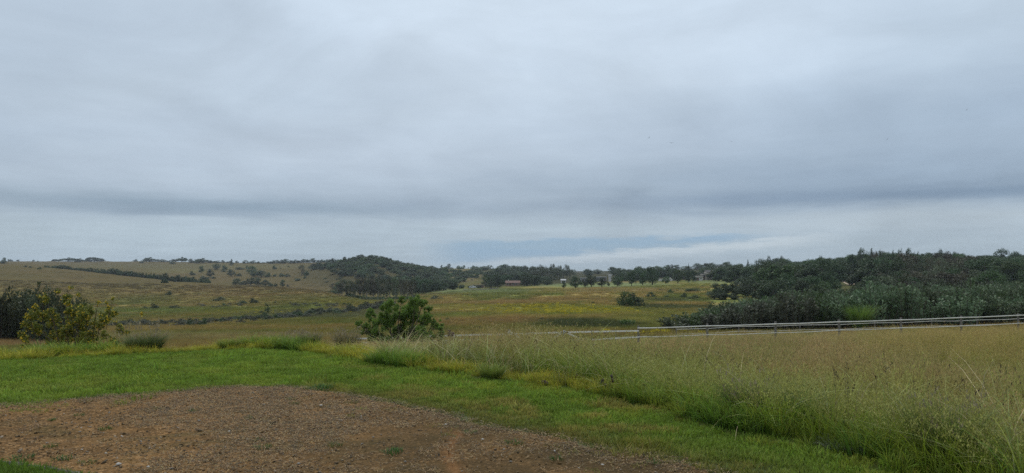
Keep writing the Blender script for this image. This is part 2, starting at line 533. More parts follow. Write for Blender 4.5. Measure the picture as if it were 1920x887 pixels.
M = {
    'bark': simple_mat('bark', (0.05, 0.04, 0.032), (0.10, 0.08, 0.06), 6, 0.9, 0.4, stretch=(1, 1, 0.2)),
    'pale_bark': simple_mat('pale_bark', (0.20, 0.18, 0.15), (0.34, 0.31, 0.26), 2, 0.85, 0.3, stretch=(1, 1, 0.3)),
    'dark_leaf': leaf_mat('dark_leaf', (0.024, 0.045, 0.018), (0.042, 0.075, 0.026), (0.070, 0.11, 0.038)),
    'mid_leaf': leaf_mat('mid_leaf', (0.032, 0.060, 0.018), (0.056, 0.098, 0.028), (0.095, 0.14, 0.04)),
    'gum_leaf': leaf_mat('gum_leaf', (0.045, 0.058, 0.028), (0.075, 0.095, 0.045), (0.12, 0.14, 0.07)),
    'rust_leaf': leaf_mat('rust_leaf', (0.032, 0.036, 0.020), (0.060, 0.058, 0.032), (0.105, 0.085, 0.050)),
    'silver_leaf': leaf_mat('silver_leaf', (0.045, 0.072, 0.032), (0.085, 0.125, 0.058), (0.17, 0.22, 0.12), 0.2),
    'grey_leaf': leaf_mat('grey_leaf', (0.045, 0.055, 0.035), (0.075, 0.085, 0.055), (0.12, 0.125, 0.08)),
    'bright_leaf': leaf_mat('bright_leaf', (0.030, 0.070, 0.012), (0.060, 0.130, 0.022), (0.13, 0.22, 0.04), 0.3),
    'bush_leaf': leaf_mat('bush_leaf', (0.08, 0.16, 0.03), (0.16, 0.30, 0.05), (0.28, 0.44, 0.08), 0.45),
    'yellow_bush_leaf': leaf_mat('yellow_bush_leaf', (0.07, 0.10, 0.018), (0.16, 0.19, 0.03), (0.34, 0.33, 0.05), 0.3),
    'wattle_leaf': leaf_mat('wattle_leaf', (0.035, 0.050, 0.025), (0.065, 0.082, 0.040), (0.10, 0.12, 0.06)),
    'flower': leaf_mat('flower', (0.50, 0.34, 0.03), (0.68, 0.50, 0.05), (0.78, 0.64, 0.12), 0.35),
    'tint_grass': grass_mat('tint_grass'),
    'own_grass': own_grass_mat('own_grass'),
    'post': simple_mat('post_wood', (0.11, 0.10, 0.09), (0.20, 0.18, 0.16), 8, 0.85, 0.4, stretch=(1, 1, 0.1)),
    'rail': simple_mat('rail_wood', (0.56, 0.54, 0.48), (0.76, 0.73, 0.65), 3, 0.8, 0.2),
    'tape': simple_mat('white_tape', (0.72, 0.70, 0.64), (0.80, 0.78, 0.72), 3, 0.7),
    'white_wall': simple_mat('white_wall', (0.50, 0.48, 0.44), (0.60, 0.58, 0.54), 0.5, 0.9),
    'cream_wall': simple_mat('cream_wall', (0.48, 0.42, 0.34), (0.56, 0.50, 0.42), 0.5, 0.9),
    'brown_wall': simple_mat('brown_wall', (0.20, 0.13, 0.09), (0.28, 0.19, 0.13), 1.0, 0.9),
    'grey_wall': simple_mat('grey_wall', (0.24, 0.24, 0.24), (0.34, 0.34, 0.33), 1.0, 0.9),
    'red_roof': simple_mat('red_roof', (0.13, 0.075, 0.058), (0.19, 0.11, 0.085), 1.0, 0.8, stretch=(6, 1, 1)),
    'dark_roof': simple_mat('dark_roof', (0.05, 0.05, 0.05), (0.08, 0.075, 0.07), 1.0, 0.8),
    'pale_roof': simple_mat('pale_roof', (0.34, 0.35, 0.35), (0.44, 0.44, 0.44), 0.6, 0.6),
    'glass': simple_mat('dark_glass', (0.015, 0.018, 0.02), None, 1, 0.12, spec=0.6),
    'door': simple_mat('door_paint', (0.09, 0.05, 0.03), (0.12, 0.07, 0.04), 2, 0.6),
    'car_paint': simple_mat('white_car_paint', (0.72, 0.73, 0.74), None, 1, 0.25, spec=0.6),
    'rubber': simple_mat('rubber', (0.02, 0.02, 0.02), None, 1, 0.8),
    'steel': simple_mat('steel', (0.25, 0.26, 0.27), (0.35, 0.36, 0.37), 2, 0.5, metallic=0.5),
    'stone': simple_mat('stone', (0.16, 0.145, 0.12), (0.34, 0.31, 0.26), 9, 0.9, 0.6),
    'edging': simple_mat('edging_stone', (0.07, 0.065, 0.05), (0.16, 0.145, 0.115), 14, 0.95, 0.6),
    'pale_stone': simple_mat('pale_stone', (0.42, 0.39, 0.33), (0.6, 0.56, 0.5), 4, 0.9, 0.4),
    'dead_wood': simple_mat('dead_wood', (0.06, 0.045, 0.035), (0.13, 0.10, 0.08), 9, 0.9, 0.4),
    'straw': simple_mat('straw', (0.34, 0.29, 0.15), (0.46, 0.40, 0.22), 9, 0.8),
    'feather': simple_mat('feather', (0.03, 0.03, 0.035), (0.06, 0.055, 0.05), 5, 0.8),
    'insulator': simple_mat('insulator', (0.13, 0.08, 0.07), (0.18, 0.12, 0.10), 9, 0.6),
}

# ------------------------------------------------------------------ the ground sheet
SRGB = lambda r, g, b: np.array(lin(r, g, b))


def zone(X, Y, px, py, wx, wy, nz, soft=0.35):
    """weight of an oval patch of the field; its middle stands where the ground shows at that pixel"""
    u = (X / Y * F + 960 - px) / wx
    v = (projy_cache - py) / wy
    return 1 - sstep(np.sqrt(u * u + v * v) + (nz - 0.5) * 1.1, 1 - soft, 1 + soft)


def field_colour(X, Y):
    """base colour of the veld at each point"""
    global projy_cache
    X = np.asarray(X, float)
    Y = np.asarray(Y, float)
    Ys = np.maximum(Y, 4.0)
    projy_cache = projy(X, Ys)
    P = X / Ys * F + 960
    y = projy_cache
    n1 = fbm(X / 34, Y / 46, 5, 11)
    n2 = fbm(X / 12, Y / 17, 5, 23)
    n3 = fbm(X / 4.2, Y / 5.5, 4, 37)
    n4 = fbm(X / 1.1, Y / 1.1, 3, 61)
    tan_, olive, green = np.array([0.28, 0.215, 0.09]), np.array([0.20, 0.20, 0.06]), np.array([0.125, 0.16, 0.045])
    ygreen, rust, pale = np.array([0.26, 0.26, 0.055]), np.array([0.24, 0.165, 0.085]), np.array([0.33, 0.29, 0.17])
    mown, dkgr, grey = np.array([0.19, 0.23, 0.12]), np.array([0.065, 0.08, 0.035]), np.array([0.13, 0.14, 0.09])
    a = sstep(n1 * 0.55 + n2 * 0.45, 0.38, 0.62)[:, None]
    c_ = tan_ * (1 - a) + olive * a
    b = sstep(n2, 0.52, 0.72)[:, None] * 0.7
    c_ = c_ * (1 - b) + green * b
    # the hillside: drier and browner on the upper slope
    up = ((1 - sstep(P, 640, 760)) * (1 - sstep(y, 540, 580)))[:, None] * 0.75
    c_ = c_ * (1 - up) + np.array([0.215, 0.160, 0.075]) * up

    def put(wt, col, k=1.0):
        nonlocal c_
        wt = (wt * k)[:, None]
        c_ = c_ * (1 - wt) + col * wt
    for (px, py, wx, wy, col, k) in [
        (400, 500, 260, 5, np.array([0.23, 0.21, 0.105]), 0.6), (330, 508, 60, 4, np.array([0.27, 0.25, 0.11]), 0.6),
        (340, 582, 320, 6, green * 1.25, 0.65), (520, 585, 150, 7, ygreen * 0.8, 0.75), (660, 566, 90, 8, ygreen * 0.75, 0.7),
        (620, 590, 160, 8, grey, 0.7), (300, 615, 260, 6, tan_ * 1.1, 0.7), (350, 633, 300, 8, pale * 0.95, 0.5),
        (30, 648, 110, 9, np.array([0.30, 0.21, 0.12]), 0.85),
        (870, 546, 130, 4.5, mown, 0.95), (1130, 534, 130, 5, mown, 0.95), (1350, 528, 60, 4, mown, 0.8),
        
        (1060, 582, 140, 8, ygreen, 0.6), (1000, 574, 150, 4, ygreen * 0.8, 0.6), (900, 578, 90, 5, olive * 1.2, 0.5),
        (870, 606, 120, 7, rust, 0.55), (985, 603, 60, 6, rust, 0.65), (900, 568, 110, 3, rust, 0.55),
        (1110, 563, 180, 3, rust * 0.9, 0.45), (1180, 545, 160, 4, np.array([0.27, 0.22, 0.12]), 0.6),
        (1100, 608, 110, 9, dkgr, 0.95), (1255, 575, 90, 5, dkgr * 1.1, 0.9), (1270, 563, 80, 3, dkgr * 1.3, 0.8),
        (1290, 570, 70, 3, tan_ * 1.1, 0.7), (1230, 598, 90, 8, olive, 0.7),
        (1270, 625, 140, 7, np.array([0.20, 0.18, 0.06]), 0.7),
        (950, 542, 60, 2, dkgr * 1.5, 0.5), (820, 552, 40, 1.5, dkgr * 1.2, 0.7),
        (1620, 560, 60, 9, np.array([0.15, 0.17, 0.07]), 0.6),
        (720, 515, 150, 32, np.array([0.13, 0.115, 0.055]), 0.9), (860, 515, 70, 12, np.array([0.27, 0.22, 0.13]), 0.8), (850, 498, 70, 5, np.array([0.27, 0.19, 0.13]), 0.8),
    ]:
        put(zone(X, Ys, px, py, wx, wy, n2 * 0.6 + n3 * 0.4), col, k)
    # paddock grass on the near slope
    near = (1 - sstep(Ys, 36, 60))[:, None] * sstep(P, 500, 760)[:, None]
    c_ = c_ * (1 - near) + (np.array([0.235, 0.20, 0.10]) * (0.8 + 0.4 * n1[:, None])) * near
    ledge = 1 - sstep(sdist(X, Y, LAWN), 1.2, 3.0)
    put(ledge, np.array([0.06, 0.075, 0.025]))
    # woods: darker ground colour under the trees
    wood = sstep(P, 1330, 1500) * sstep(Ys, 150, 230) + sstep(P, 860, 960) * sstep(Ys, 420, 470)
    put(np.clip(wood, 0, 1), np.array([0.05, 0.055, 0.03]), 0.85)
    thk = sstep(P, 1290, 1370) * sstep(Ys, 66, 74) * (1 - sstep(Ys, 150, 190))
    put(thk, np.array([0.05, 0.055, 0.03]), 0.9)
    c_ = c_ * (1 - 0.50 * sstep(Ys, 290, 460))[:, None]  # far ground without tufts: grass self-shadow painted in as a darker colour
    c_ = c_ * np.array([1.0, 0.98, 0.74]) * (1 + 0.22 * sstep(P, 740, 860) * (1 - sstep(y, 600, 620)))[:, None]
    c_ = c_ * (0.78 + 0.44 * n3[:, None]) * (0.85 + 0.3 * n4[:, None])
    return np.clip(c_, 0.01, 0.6)


def ground():
    ang = np.concatenate([np.linspace(-180, -48, 70)[:-1], np.linspace(-48, 48, 1150), np.linspace(48, 180, 70)[1:]])
    ang = np.radians(ang)
    rad = np.concatenate([np.linspace(0.3, 12, 40)[:-1], np.exp(np.linspace(math.log(12), math.log(1700), 430)), np.exp(np.linspace(math.log(1750), math.log(3000), 20))])
    A, R = np.meshgrid(ang[:-1], rad, indexing='ij')
    x, y = (np.sin(A) * R).ravel(), (np.cos(A) * R).ravel()
    z = H(x, y)
    z -= 0.06 * (sdist(x, y, LAWN) < -0.15)
    na, nr = A.shape
    i, j = np.meshgrid(np.arange(na), np.arange(nr - 1), indexing='ij')
    i2 = (i + 1) % na
    f = np.stack([i * nr + j, i * nr + j + 1, i2 * nr + j + 1, i2 * nr + j], -1).reshape(-1, 4)[:, ::-1]
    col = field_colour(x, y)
    col[y < 4] = (0.12, 0.14, 0.05)
    x = np.append(x, 0); y = np.append(y, 0); z = np.append(z, -0.06)
    col = np.vstack([col, [[0.1, 0.12, 0.05]]])
    m_, t = new_mat('veld')
    at = t.n('ShaderNodeAttribute', attribute_name='col')
    geo = t.n('ShaderNodeNewGeometry')
    na_ = t.noise(geo.outputs['Position'], 1.4, 6, 0.65)
    nb_ = t.noise(geo.outputs['Position'], 0.16, 5, 0.6)
    v = t.m('ADD', t.m('MULTIPLY', na_, 0.7), t.m('MULTIPLY', nb_, 0.6))
    v = t.m('ADD', t.m('MULTIPLY', v, 1.1), 0.28)
    cc = t.mix(1.0, at.outputs['Color'], t.n('ShaderNodeCombineColor', {0: v, 1: v, 2: v}), 'MULTIPLY')
    b = t.n('ShaderNodeBump', {'Strength': 0.8, 'Distance': 0.4, 'Height': na_})
    p = t.n('ShaderNodeBsdfPrincipled', {'Base Color': cc, 'Roughness': 0.95, 'Specular IOR Level': 0.05, 'Normal': b})
    t.n('ShaderNodeOutputMaterial', {0: p})
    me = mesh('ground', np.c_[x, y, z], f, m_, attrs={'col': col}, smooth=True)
    link('ground', me, kind='structure')


ground()


def sheet(name, poly, z0, mat, step=0.09, jag=0.10, extra=None, xr=(-16, 8), yr=(2.5, 16.5), amp=0.02):
    xs, ys = np.arange(xr[0], xr[1], step), np.arange(yr[0], yr[1], step)
    X, Y = np.meshgrid(xs, ys, indexing='ij')
    x, y = X.ravel(), Y.ravel()
    d = sdist(x, y, poly) + (fbm(x * 1.7, y * 1.7, 4, 91) - 0.5) * jag * 4
    n, m_ = X.shape
    i, j = np.meshgrid(np.arange(n - 1), np.arange(m_ - 1), indexing='ij')
    f = np.stack([i * m_ + j, (i + 1) * m_ + j, (i + 1) * m_ + j + 1, i * m_ + j + 1], -1).reshape(-1, 4)
    keep = (d[f].max(1) < 0.0)
    f = f[keep]
    z = z0 + (fbm(x * 0.8, y * 0.8, 3, 71) - 0.5) * amp + (extra(x, y) if extra else 0)
    used = np.unique(f)
    remap = np.zeros(len(x), int)
    remap[used] = np.arange(len(used))
    at_ = {}
    if name == 'bare_soil':
        z = z + (fbm(x * 5.5, y * 5.5, 3, 33) - 0.5) * 0.022
    if name == 'bare_soil':
        rd = seg_dist(x, y, [flatpt(*q_) for q_ in [(862, 810), (848, 826), (840, 842), (840, 858), (852, 878), (870, 900)]])
        rw = np.exp(-(rd / (0.02 + 0.055 * fbm(x * 5, y * 5, 3, 7))) ** 2)
        z = z - 0.02 * rw
        at_ = {'rut': rw[used], 'damp': (sstep(x, -3.5, 0.5) * (0.35 + sstep(fbm(x * 0.8, y * 0.8, 4, 15), 0.4, 0.6) * 0.65))[used]}
    me = mesh(name, np.c_[x, y, z][used], remap[f], mat, smooth=True, attrs=at_)
    return link(name, me, kind='structure')


def soil_material():
    m_, t = new_mat('bare_soil')
    geo = t.n('ShaderNodeNewGeometry')
    P = geo.outputs['Position']
    big = t.noise(P, 0.55, 4, 0.55, 0.4)
    mid = t.noise(P, 3.2, 5, 0.65, 0.3)
    fine = t.noise(P, 26, 4, 0.7)
    grit = t.n('ShaderNodeTexVoronoi', {'Vector': P, 'Scale': 42.0})
    grit2 = t.n('ShaderNodeTexVoronoi', {'Vector': P, 'Scale': 95.0})
    f = t.m('ADD', t.m('MULTIPLY', big, 0.5), t.m('MULTIPLY', mid, 0.5))
    c_ = t.ramp(f, [(0.34, (0.060, 0.044, 0.022)), (0.45, (0.125, 0.086, 0.040)), (0.56, (0.20, 0.135, 0.062)), (0.70, (0.29, 0.20, 0.10))])
    c_ = t.mix(t.m('MULTIPLY', t.ramp(fine, [(0.35, 1.0), (0.55, 0.0)]), 0.6), c_, (0.055, 0.045, 0.03))
    bits = t.ramp(grit.outputs['Color'], [(0.70, 0.0), (0.80, 1.0)])
    c_ = t.mix(t.m('MULTIPLY', bits, 0.7), c_, (0.34, 0.24, 0.13))
    bits2 = t.ramp(grit2.outputs['Color'], [(0.82, 0.0), (0.9, 1.0)])
    c_ = t.mix(t.m('MULTIPLY', bits2, 0.75), c_, (0.48, 0.39, 0.26))
    moss = t.ramp(t.noise(P, 0.9, 5, 0.65, 0.6), [(0.53, 0.0), (0.64, 1.0)])
    c_ = t.mix(t.m('MULTIPLY', moss, 0.5), c_, (0.055, 0.065, 0.03))
    rut = t.n('ShaderNodeAttribute', attribute_name='rut')
    damp = t.n('ShaderNodeAttribute', attribute_name='damp')
    c_ = t.mix(t.m('MULTIPLY', damp.outputs['Fac'], 0.78), c_, (0.055, 0.048, 0.026))
    c_ = t.mix(t.m('MULTIPLY', rut.outputs['Fac'], 0.6), c_, (0.25, 0.145, 0.07))
    c_ = t.mix(1.0, c_, (1.18, 0.95, 0.72), 'MULTIPLY')
    h = t.m('ADD', t.m('MULTIPLY', grit.outputs['Distance'], -0.6), t.m('ADD', t.m('MULTIPLY', fine, 0.8), mid))
    b = t.n('ShaderNodeBump', {'Strength': 1.0, 'Distance': 0.03, 'Height': h})
    p = t.n('ShaderNodeBsdfPrincipled', {'Base Color': c_, 'Roughness': 0.95, 'Specular IOR Level': 0.1, 'Normal': b})
    t.n('ShaderNodeOutputMaterial', {0: p})
    return m_


soil = soil_material()
turf = simple_mat('turf_soil', (0.05, 0.07, 0.02), (0.09, 0.12, 0.035), 4, 0.95, 0.4)
sheet('bare_soil', DIRT, 0.0, soil, step=0.05, jag=0.0, amp=0.03)
LAWN_RING = LAWN
_l = sheet('lawn_soil', LAWN, -0.035, turf, step=0.15, jag=0.0, amp=0.0)


# ------------------------------------------------------------------ grass, built from tufts
def blades(n, radius, h, wdt, lean=0.5, segs=3, c0=(0.1, 0.15, 0.04), c1=(0.2, 0.2, 0.08), hv=0.35, cv=0.25, r=None, heads=0, head_col=(0.3, 0.22, 0.13),
           head_len=0.25, head_w=0.03, curl=1.6, head_bits=14, bit=0.012):
    r = r or rng
    a = r.uniform(0, 2 * np.pi, n)
    rr = radius * np.sqrt(r.uniform(0, 1, n))
    bx, by = np.cos(a) * rr, np.sin(a) * rr
    hh = h * r.uniform(1 - hv, 1 + hv * 0.6, n)
    az_ = a + r.normal(0, 0.9, n)
    ln = lean * r.uniform(0.15, 1.0, n) * hh
    dx, dy = np.cos(az_), np.sin(az_)
    px_, py_ = -dy, dx
    tw = r.uniform(-0.9, 0.9, n)
    sxv, syv = px_ * np.cos(tw) + dx * np.sin(tw), py_ * np.cos(tw) + dy * np.sin(tw)
    V, C = [], []
    c0, c1 = np.array(c0), np.array(c1)
    br = r.uniform(1 - cv, 1 + cv, n)[:, None] * (1 + r.normal(0, 0.06, (n, 3)))
    for k in range(segs + 1):
        s = k / segs
        x = bx + dx * ln * s ** curl
        y = by + dy * ln * s ** curl
        z = hh * (s - 0.28 * lean * s ** 3)
        wk = wdt * (1 - 0.93 * s ** 1.5) / 2
        V.append(np.stack([np.c_[x - sxv * wk, y - syv * wk, z], np.c_[x + sxv * wk, y + syv * wk, z]], 1))
        C.append(np.repeat(((c0 * (1 - s) + c1 * s) * br)[:, None, :], 2, 1))
    V = np.stack(V, 1).reshape(n, -1, 3)
    C = np.stack(C, 1).reshape(n, -1, 3)
    q = np.array([[2 * k, 2 * k + 1, 2 * k + 3, 2 * k + 2] for k in range(segs)])
    per = 2 * (segs + 1)
    Fq = (np.arange(n)[:, None, None] * per + q[None]).reshape(-1, 4)
    V, C = V.reshape(-1, 3), C.reshape(-1, 3)
    if heads:
        hs = np.arange(n)[:heads]
        m_ = len(hs) * head_bits
        idx = np.repeat(hs, head_bits)
        s = 1 - head_len * r.uniform(0, 1, m_) ** 0.8
        s2 = s ** curl
        spread = head_w * (1.15 - s) / head_len * r.uniform(0.2, 1, m_)
        aa = r.uniform(0, 2 * np.pi, m_)
        cx = bx[idx] + dx[idx] * ln[idx] * s2 + np.cos(aa) * spread
        cy = by[idx] + dy[idx] * ln[idx] * s2 + np.sin(aa) * spread
        cz = hh[idx] * (s - 0.28 * lean * s ** 3)
        sz_ = bit * r.uniform(0.6, 1.5, m_)
        ux, uy = np.cos(aa), np.sin(aa)
        P0 = np.c_[cx - uy * sz_ * 0.3, cy + ux * sz_ * 0.3, cz]
        P1 = np.c_[cx + uy * sz_ * 0.3, cy - ux * sz_ * 0.3, cz]
        P2 = np.c_[cx + ux * sz_ * 0.5 + uy * sz_ * .25, cy + uy * sz_ * 0.5, cz + sz_ * 1.3]
        P3 = np.c_[cx + ux * sz_ * 0.5 - uy * sz_ * .25, cy + uy * sz_ * 0.5, cz + sz_ * 1.6]
        k0 = len(V)
        V = np.vstack([V, np.stack([P0, P1, P2, P3], 1).reshape(-1, 3)])
        hc = np.array(head_col) * r.uniform(0.6, 1.35, (m_, 1))
        C = np.vstack([C, np.repeat(hc, 4, 0)])
        Fq = np.vstack([Fq, k0 + np.arange(m_ * 4).reshape(-1, 4)])
    return V, Fq, C


def join(parts):
    V, Fq, C, k = [], [], [], 0
    for v, f, c_ in parts:
        V.append(v); Fq.append(f + k); C.append(c_)
        k += len(v)
    return np.vstack(V), np.vstack(Fq), np.vstack(C)


def proto_collection(name, parts_list, mat):
    col = bpy.data.collections.new(name)
    for i, parts in enumerate(parts_list):
        V, Fq, C = join(parts)
        o = bpy.data.objects.new('%s_%02d' % (name, i), mesh(name, V, Fq, mat, attrs={'col': C}))
        col.objects.link(o)
    return col


def scatter(name, col, nproto, P, rot, scl, tint, label, cat='grass', kind='stuff', idx=None):
    me = bpy.data.meshes.new(name)
    n = len(P)
    me.vertices.add(n)
    me.vertices.foreach_set('co', np.asarray(P, np.float32).ravel())
    a = me.attributes.new('rot', 'FLOAT_VECTOR', 'POINT'); a.data.foreach_set('vector', np.asarray(rot, np.float32).ravel())
    a = me.attributes.new('scl', 'FLOAT_VECTOR', 'POINT'); a.data.foreach_set('vector', np.asarray(scl, np.float32).ravel())
    a = me.attributes.new('tint', 'FLOAT_COLOR', 'POINT'); a.data.foreach_set('color', np.c_[tint, np.ones(n)].astype(np.float32).ravel())
    a = me.attributes.new('pick', 'INT', 'POINT'); a.data.foreach_set('value', (rng.integers(0, nproto, n) if idx is None else idx).astype(np.int32))
    g = bpy.data.node_groups.new(name, 'GeometryNodeTree')
    g.interface.new_socket('Geometry', in_out='INPUT', socket_type='NodeSocketGeometry')
    g.interface.new_socket('Geometry', in_out='OUTPUT', socket_type='NodeSocketGeometry')
    N, L = g.nodes, g.links
    gi, go = N.new('NodeGroupInput'), N.new('NodeGroupOutput')
    ci = N.new('GeometryNodeCollectionInfo')
    ci.inputs['Collection'].default_value = col
    ci.inputs['Separate Children'].default_value = True
    ci.inputs['Reset Children'].default_value = True
    ip = N.new('GeometryNodeInstanceOnPoints')
    ip.inputs['Pick Instance'].default_value = True

    def na(nm, ty):
        nd = N.new('GeometryNodeInputNamedAttribute')
        nd.data_type = ty
        nd.inputs['Name'].default_value = nm
        return nd.outputs['Attribute']
    L.new(gi.outputs[0], ip.inputs['Points'])
    L.new(ci.outputs[0], ip.inputs['Instance'])
    L.new(na('pick', 'INT'), ip.inputs['Instance Index'])
    L.new(na('rot', 'FLOAT_VECTOR'), ip.inputs['Rotation'])
    L.new(na('scl', 'FLOAT_VECTOR'), ip.inputs['Scale'])
    L.new(ip.outputs[0], go.inputs[0])
    o = link(name, me, label=label, cat=cat, kind=kind)
    md = o.modifiers.new('tufts', 'NODES')
    md.node_group = g
    return o


def rot_z(n, tilt=0.08):
    return np.c_[rng.normal(0, tilt, n), rng.normal(0, tilt, n), rng.uniform(0, 6.283, n)]


def grid_pts(x0, x1, y0, y1, step, jit=0.9):
    xs, ys = np.arange(x0, x1, step), np.arange(y0, y1, step)
    X, Y = np.meshgrid(xs, ys)
    x = X.ravel() + rng.uniform(-0.5, 0.5, X.size) * step * jit
    y = Y.ravel() + rng.uniform(-0.5, 0.5, X.size) * step * jit
    return x, y


def in_view(x, y, m=60):
    p = x / np.maximum(y, 0.5) * F + 960
    return (p > -m) & (p < 1920 + m)


TG = M['tint_grass']
# mown lawn
lawn_protos = proto_collection('lawn_tuft', [
    [blades(34, 0.07, 0.050, 0.007, 0.7, 2, (0.10, 0.165, 0.018), (0.225, 0.345, 0.040), r=np.random.default_rng(k))] for k in range(5)], TG)
x, y = grid_pts(-14, 6, 4.5, 15.5, 0.062)
dd = sdist(x, y, DIRT) + (fbm(x * 2.1, y * 2.1, 4, 43) - 0.5) * 0.55
dl = sdist(x, y, LAWN)
dr = seg_dist(x, y, [flatpt(*p) for p in [(620, 735), (800, 765), (950, 800), (1100, 830), (1380, 890)]])
wear = np.exp(-(dr / 0.55) ** 2) * 0.85                              # worn verge beside the bare soil
keep = in_view(x, y) & (dl < 0.1) & (dd > 0) & (rng.uniform(0, 1, len(x)) > wear * 0.25)
keep |= in_view(x, y) & (dl < 0.1) & (dd > -0.9) & (rng.uniform(0, 1, len(x)) < 0.30 * np.exp(np.minimum(dd, 0) / 0.22))
x, y, wear, dd, dl = x[keep], y[keep], wear[keep], dd[keep], dl[keep]
nn = len(x)
p1 = fbm(x * 0.6, y * 0.6, 4, 19)[:, None]
p2 = fbm(x * 2.5, y * 2.5, 3, 29)[:, None]
tint = np.array([1.06, 1.0, 1.1]) * (0.68 + 0.46 * p1 + 0.36 * p2)
yel = sstep(p2[:, 0] * 0.6 + p1[:, 0] * 0.4, 0.5, 0.68)[:, None] * 0.75
rightside = sstep(x, -2.5, 0.5)[:, None]
tint = tint * (1 - yel * (0.35 + 0.65 * rightside)) + np.array([1.75, 1.15, 1.25]) * yel * (0.35 + 0.65 * rightside)
wr = np.clip(wear + (1 - sstep(dd, 0, 0.35)) * 0.3, 0, 1)[:, None]
tint = tint * (1 - wr * 0.8) + np.array([1.25, 0.66, 1.7]) * wr * 0.8
dry = (sstep(fbm(x * 1.5 + 9, y * 1.5, 4, 331), 0.56, 0.68) * (0.25 + 0.75 * sstep(x, -3.5, -0.5)))[:, None]
tint = tint * (1 - 0.75 * dry) + np.array([2.0, 1.05, 2.4]) * 0.75 * dry
tint *= rng.uniform(0.72, 1.28, (nn, 1))
s = rng.uniform(0.6, 1.35, nn) * (1 - 0.3 * wear) * np.where(rng.uniform(0, 1, nn) < 0.03, 1.7, 1.0) * (0.75 + 0.5 * p2[:, 0])
scatter('lawn', lawn_protos, 5, np.c_[x, y, -0.03 + 0 * x], rot_z(nn, 0.1), np.c_[s * 1.1, s * 1.1, s * rng.uniform(0.8, 1.3, nn)], tint,
        'short bright green mown lawn grass around the bare soil', kind='stuff')

# rank yellow-green grass along the lawn's edge
edge_protos = proto_collection('edge_tuft', [
    [blades(46, 0.11, 0.30, 0.012, 0.95, 3, (0.10, 0.15, 0.022), (0.33, 0.38, 0.05), r=np.random.default_rng(50 + k)),
     blades(8, 0.09, 0.36, 0.010, 0.8, 3, (0.12, 0.15, 0.03), (0.48, 0.44, 0.08), r=np.random.default_rng(60 + k))] for k in range(5)], TG)
x, y = grid_pts(-13, 7, 4.2, 17, 0.13)
dl = sdist(x, y, LAWN) + (fbm(x * 1.6, y * 1.6, 3, 53) - 0.5) * 0.25
wid = (0.55 + 0.75 * fbm(x * 0.5, y * 0.5, 2, 77) + 0.5 * sstep(-x, 2, 8)) * (1 - 0.7 * sstep(x, 0.3, 2.0))
keep = in_view(x, y) & (dl > -0.02) & (dl < wid)
x, y, dl, wid = x[keep], y[keep], dl[keep], wid[keep]
nn = len(x)
b = fbm(x * 0.9, y * 0.9, 3, 83)
grn = sstep(b, 0.52, 0.70)
fade = sstep(x, 0.8, 2.2)                                          # towards the tall grass it turns deep green
grn = np.clip(grn + fade * 0.7, 0, 1)[:, None]
tint = np.array([1.42, 1.20, 0.95]) * (1 - grn) + np.array([0.62, 0.85, 0.8]) * grn
tint = tint * rng.uniform(0.75, 1.25, (nn, 1))
s = rng.uniform(0.45, 0.9, nn) * (0.50 + 0.95 * sstep(b, 0.3, 0.75))
scatter('edge_grass', edge_protos, 5, np.c_[x, y, H(x, y) - 0.02], rot_z(nn, 0.12), np.c_[s, s, s], tint,
        'rank yellow green unmown grass fringing the lawn')

# tall seeding paddock grass
def tall(k, n1=48, n2=18):
    r = np.random.default_rng(100 + k)
    return [blades(n1, 0.17, 0.68, 0.0085, 0.75, 4, (0.16, 0.20, 0.028), (0.40, 0.40, 0.07), r=r),
            blades(n2, 0.16, 1.0, 0.0052, 0.45, 4, (0.19, 0.20, 0.040), (0.46, 0.39, 0.14), hv=0.3, r=r, heads=n2, head_col=(0.46, 0.36, 0.155),
                   head_len=0.33, head_w=0.05, head_bits=12, bit=0.013)]


tall_protos = proto_collection('tall_tuft', [tall(k) for k in range(6)] +
                               [tall(10 + k, 30, 8) + [blades(20, 0.16, 0.8, 0.010, 1.0, 4, (0.08, 0.12, 0.025), (0.22, 0.28, 0.07), r=np.random.default_rng(130 + k))] for k in range(2)], TG)
Xs, Ys_, Ss = [], [], []
for (y0, y1, st, sc) in [(4.4, 11, 0.19, 1.0), (11, 20, 0.26, 1.1), (20, 34, 0.38, 1.25), (34, 56, 0.55, 1.45)]:
    x, y = grid_pts(-18, 60, y0, y1, st)
    k = in_view(x, y, 420 if y1 < 40 else 250)
    Xs.append(x[k]); Ys_.append(y[k]); Ss.append(np.full(k.sum(), sc))
x, y, sc = np.concatenate(Xs), np.concatenate(Ys_), np.concatenate(Ss)
dl = sdist(x, y, LAWN)
Pp = x / y * F + 960
b = fbm(x * 0.35, y * 0.35, 4, 97)
b2 = fbm(x * 1.3, y * 1.3, 3, 99)
start = (0.45 + 0.9 * b2) * (1 - 0.75 * sstep(x, 0.5, 2.2)) + 1.0 * (1 - sstep(x, -4, 1))
keep = (dl > start) & ((Pp > 640 + (b2 - 0.5) * 120) | ((y > 15.8) & (rng.uniform(0, 1, len(x)) < 0.12 * sstep(y, 15, 18))))
keep &= ~((y > 48) & (Pp < 1150))
x, y, sc, dl, Pp, b, b2 = [v[keep] for v in (x, y, sc, dl, Pp, b, b2)]
nn = len(x)
hgt = (0.42 + 0.50 * b + 0.36 * b2) * (0.72 + 0.28 * sstep(dl, 0.4, 3.0)) * (0.38 + 0.62 * sstep(Pp, 620, 1050)) * (1 - 0.30 * sstep(y, 30, 46))
hgt *= rng.uniform(0.8, 1.15, nn) * (1 - (0.20 * sstep(y, 12, 20) + 0.24 * sstep(y, 26, 34)) * (1 - sstep(Pp, 1150, 1350)))
tan_ = sstep(b2 * 0.5 + b * 0.5 - 0.26 + sstep(y, 7, 19) * 0.46, 0.42, 0.66)[:, None]
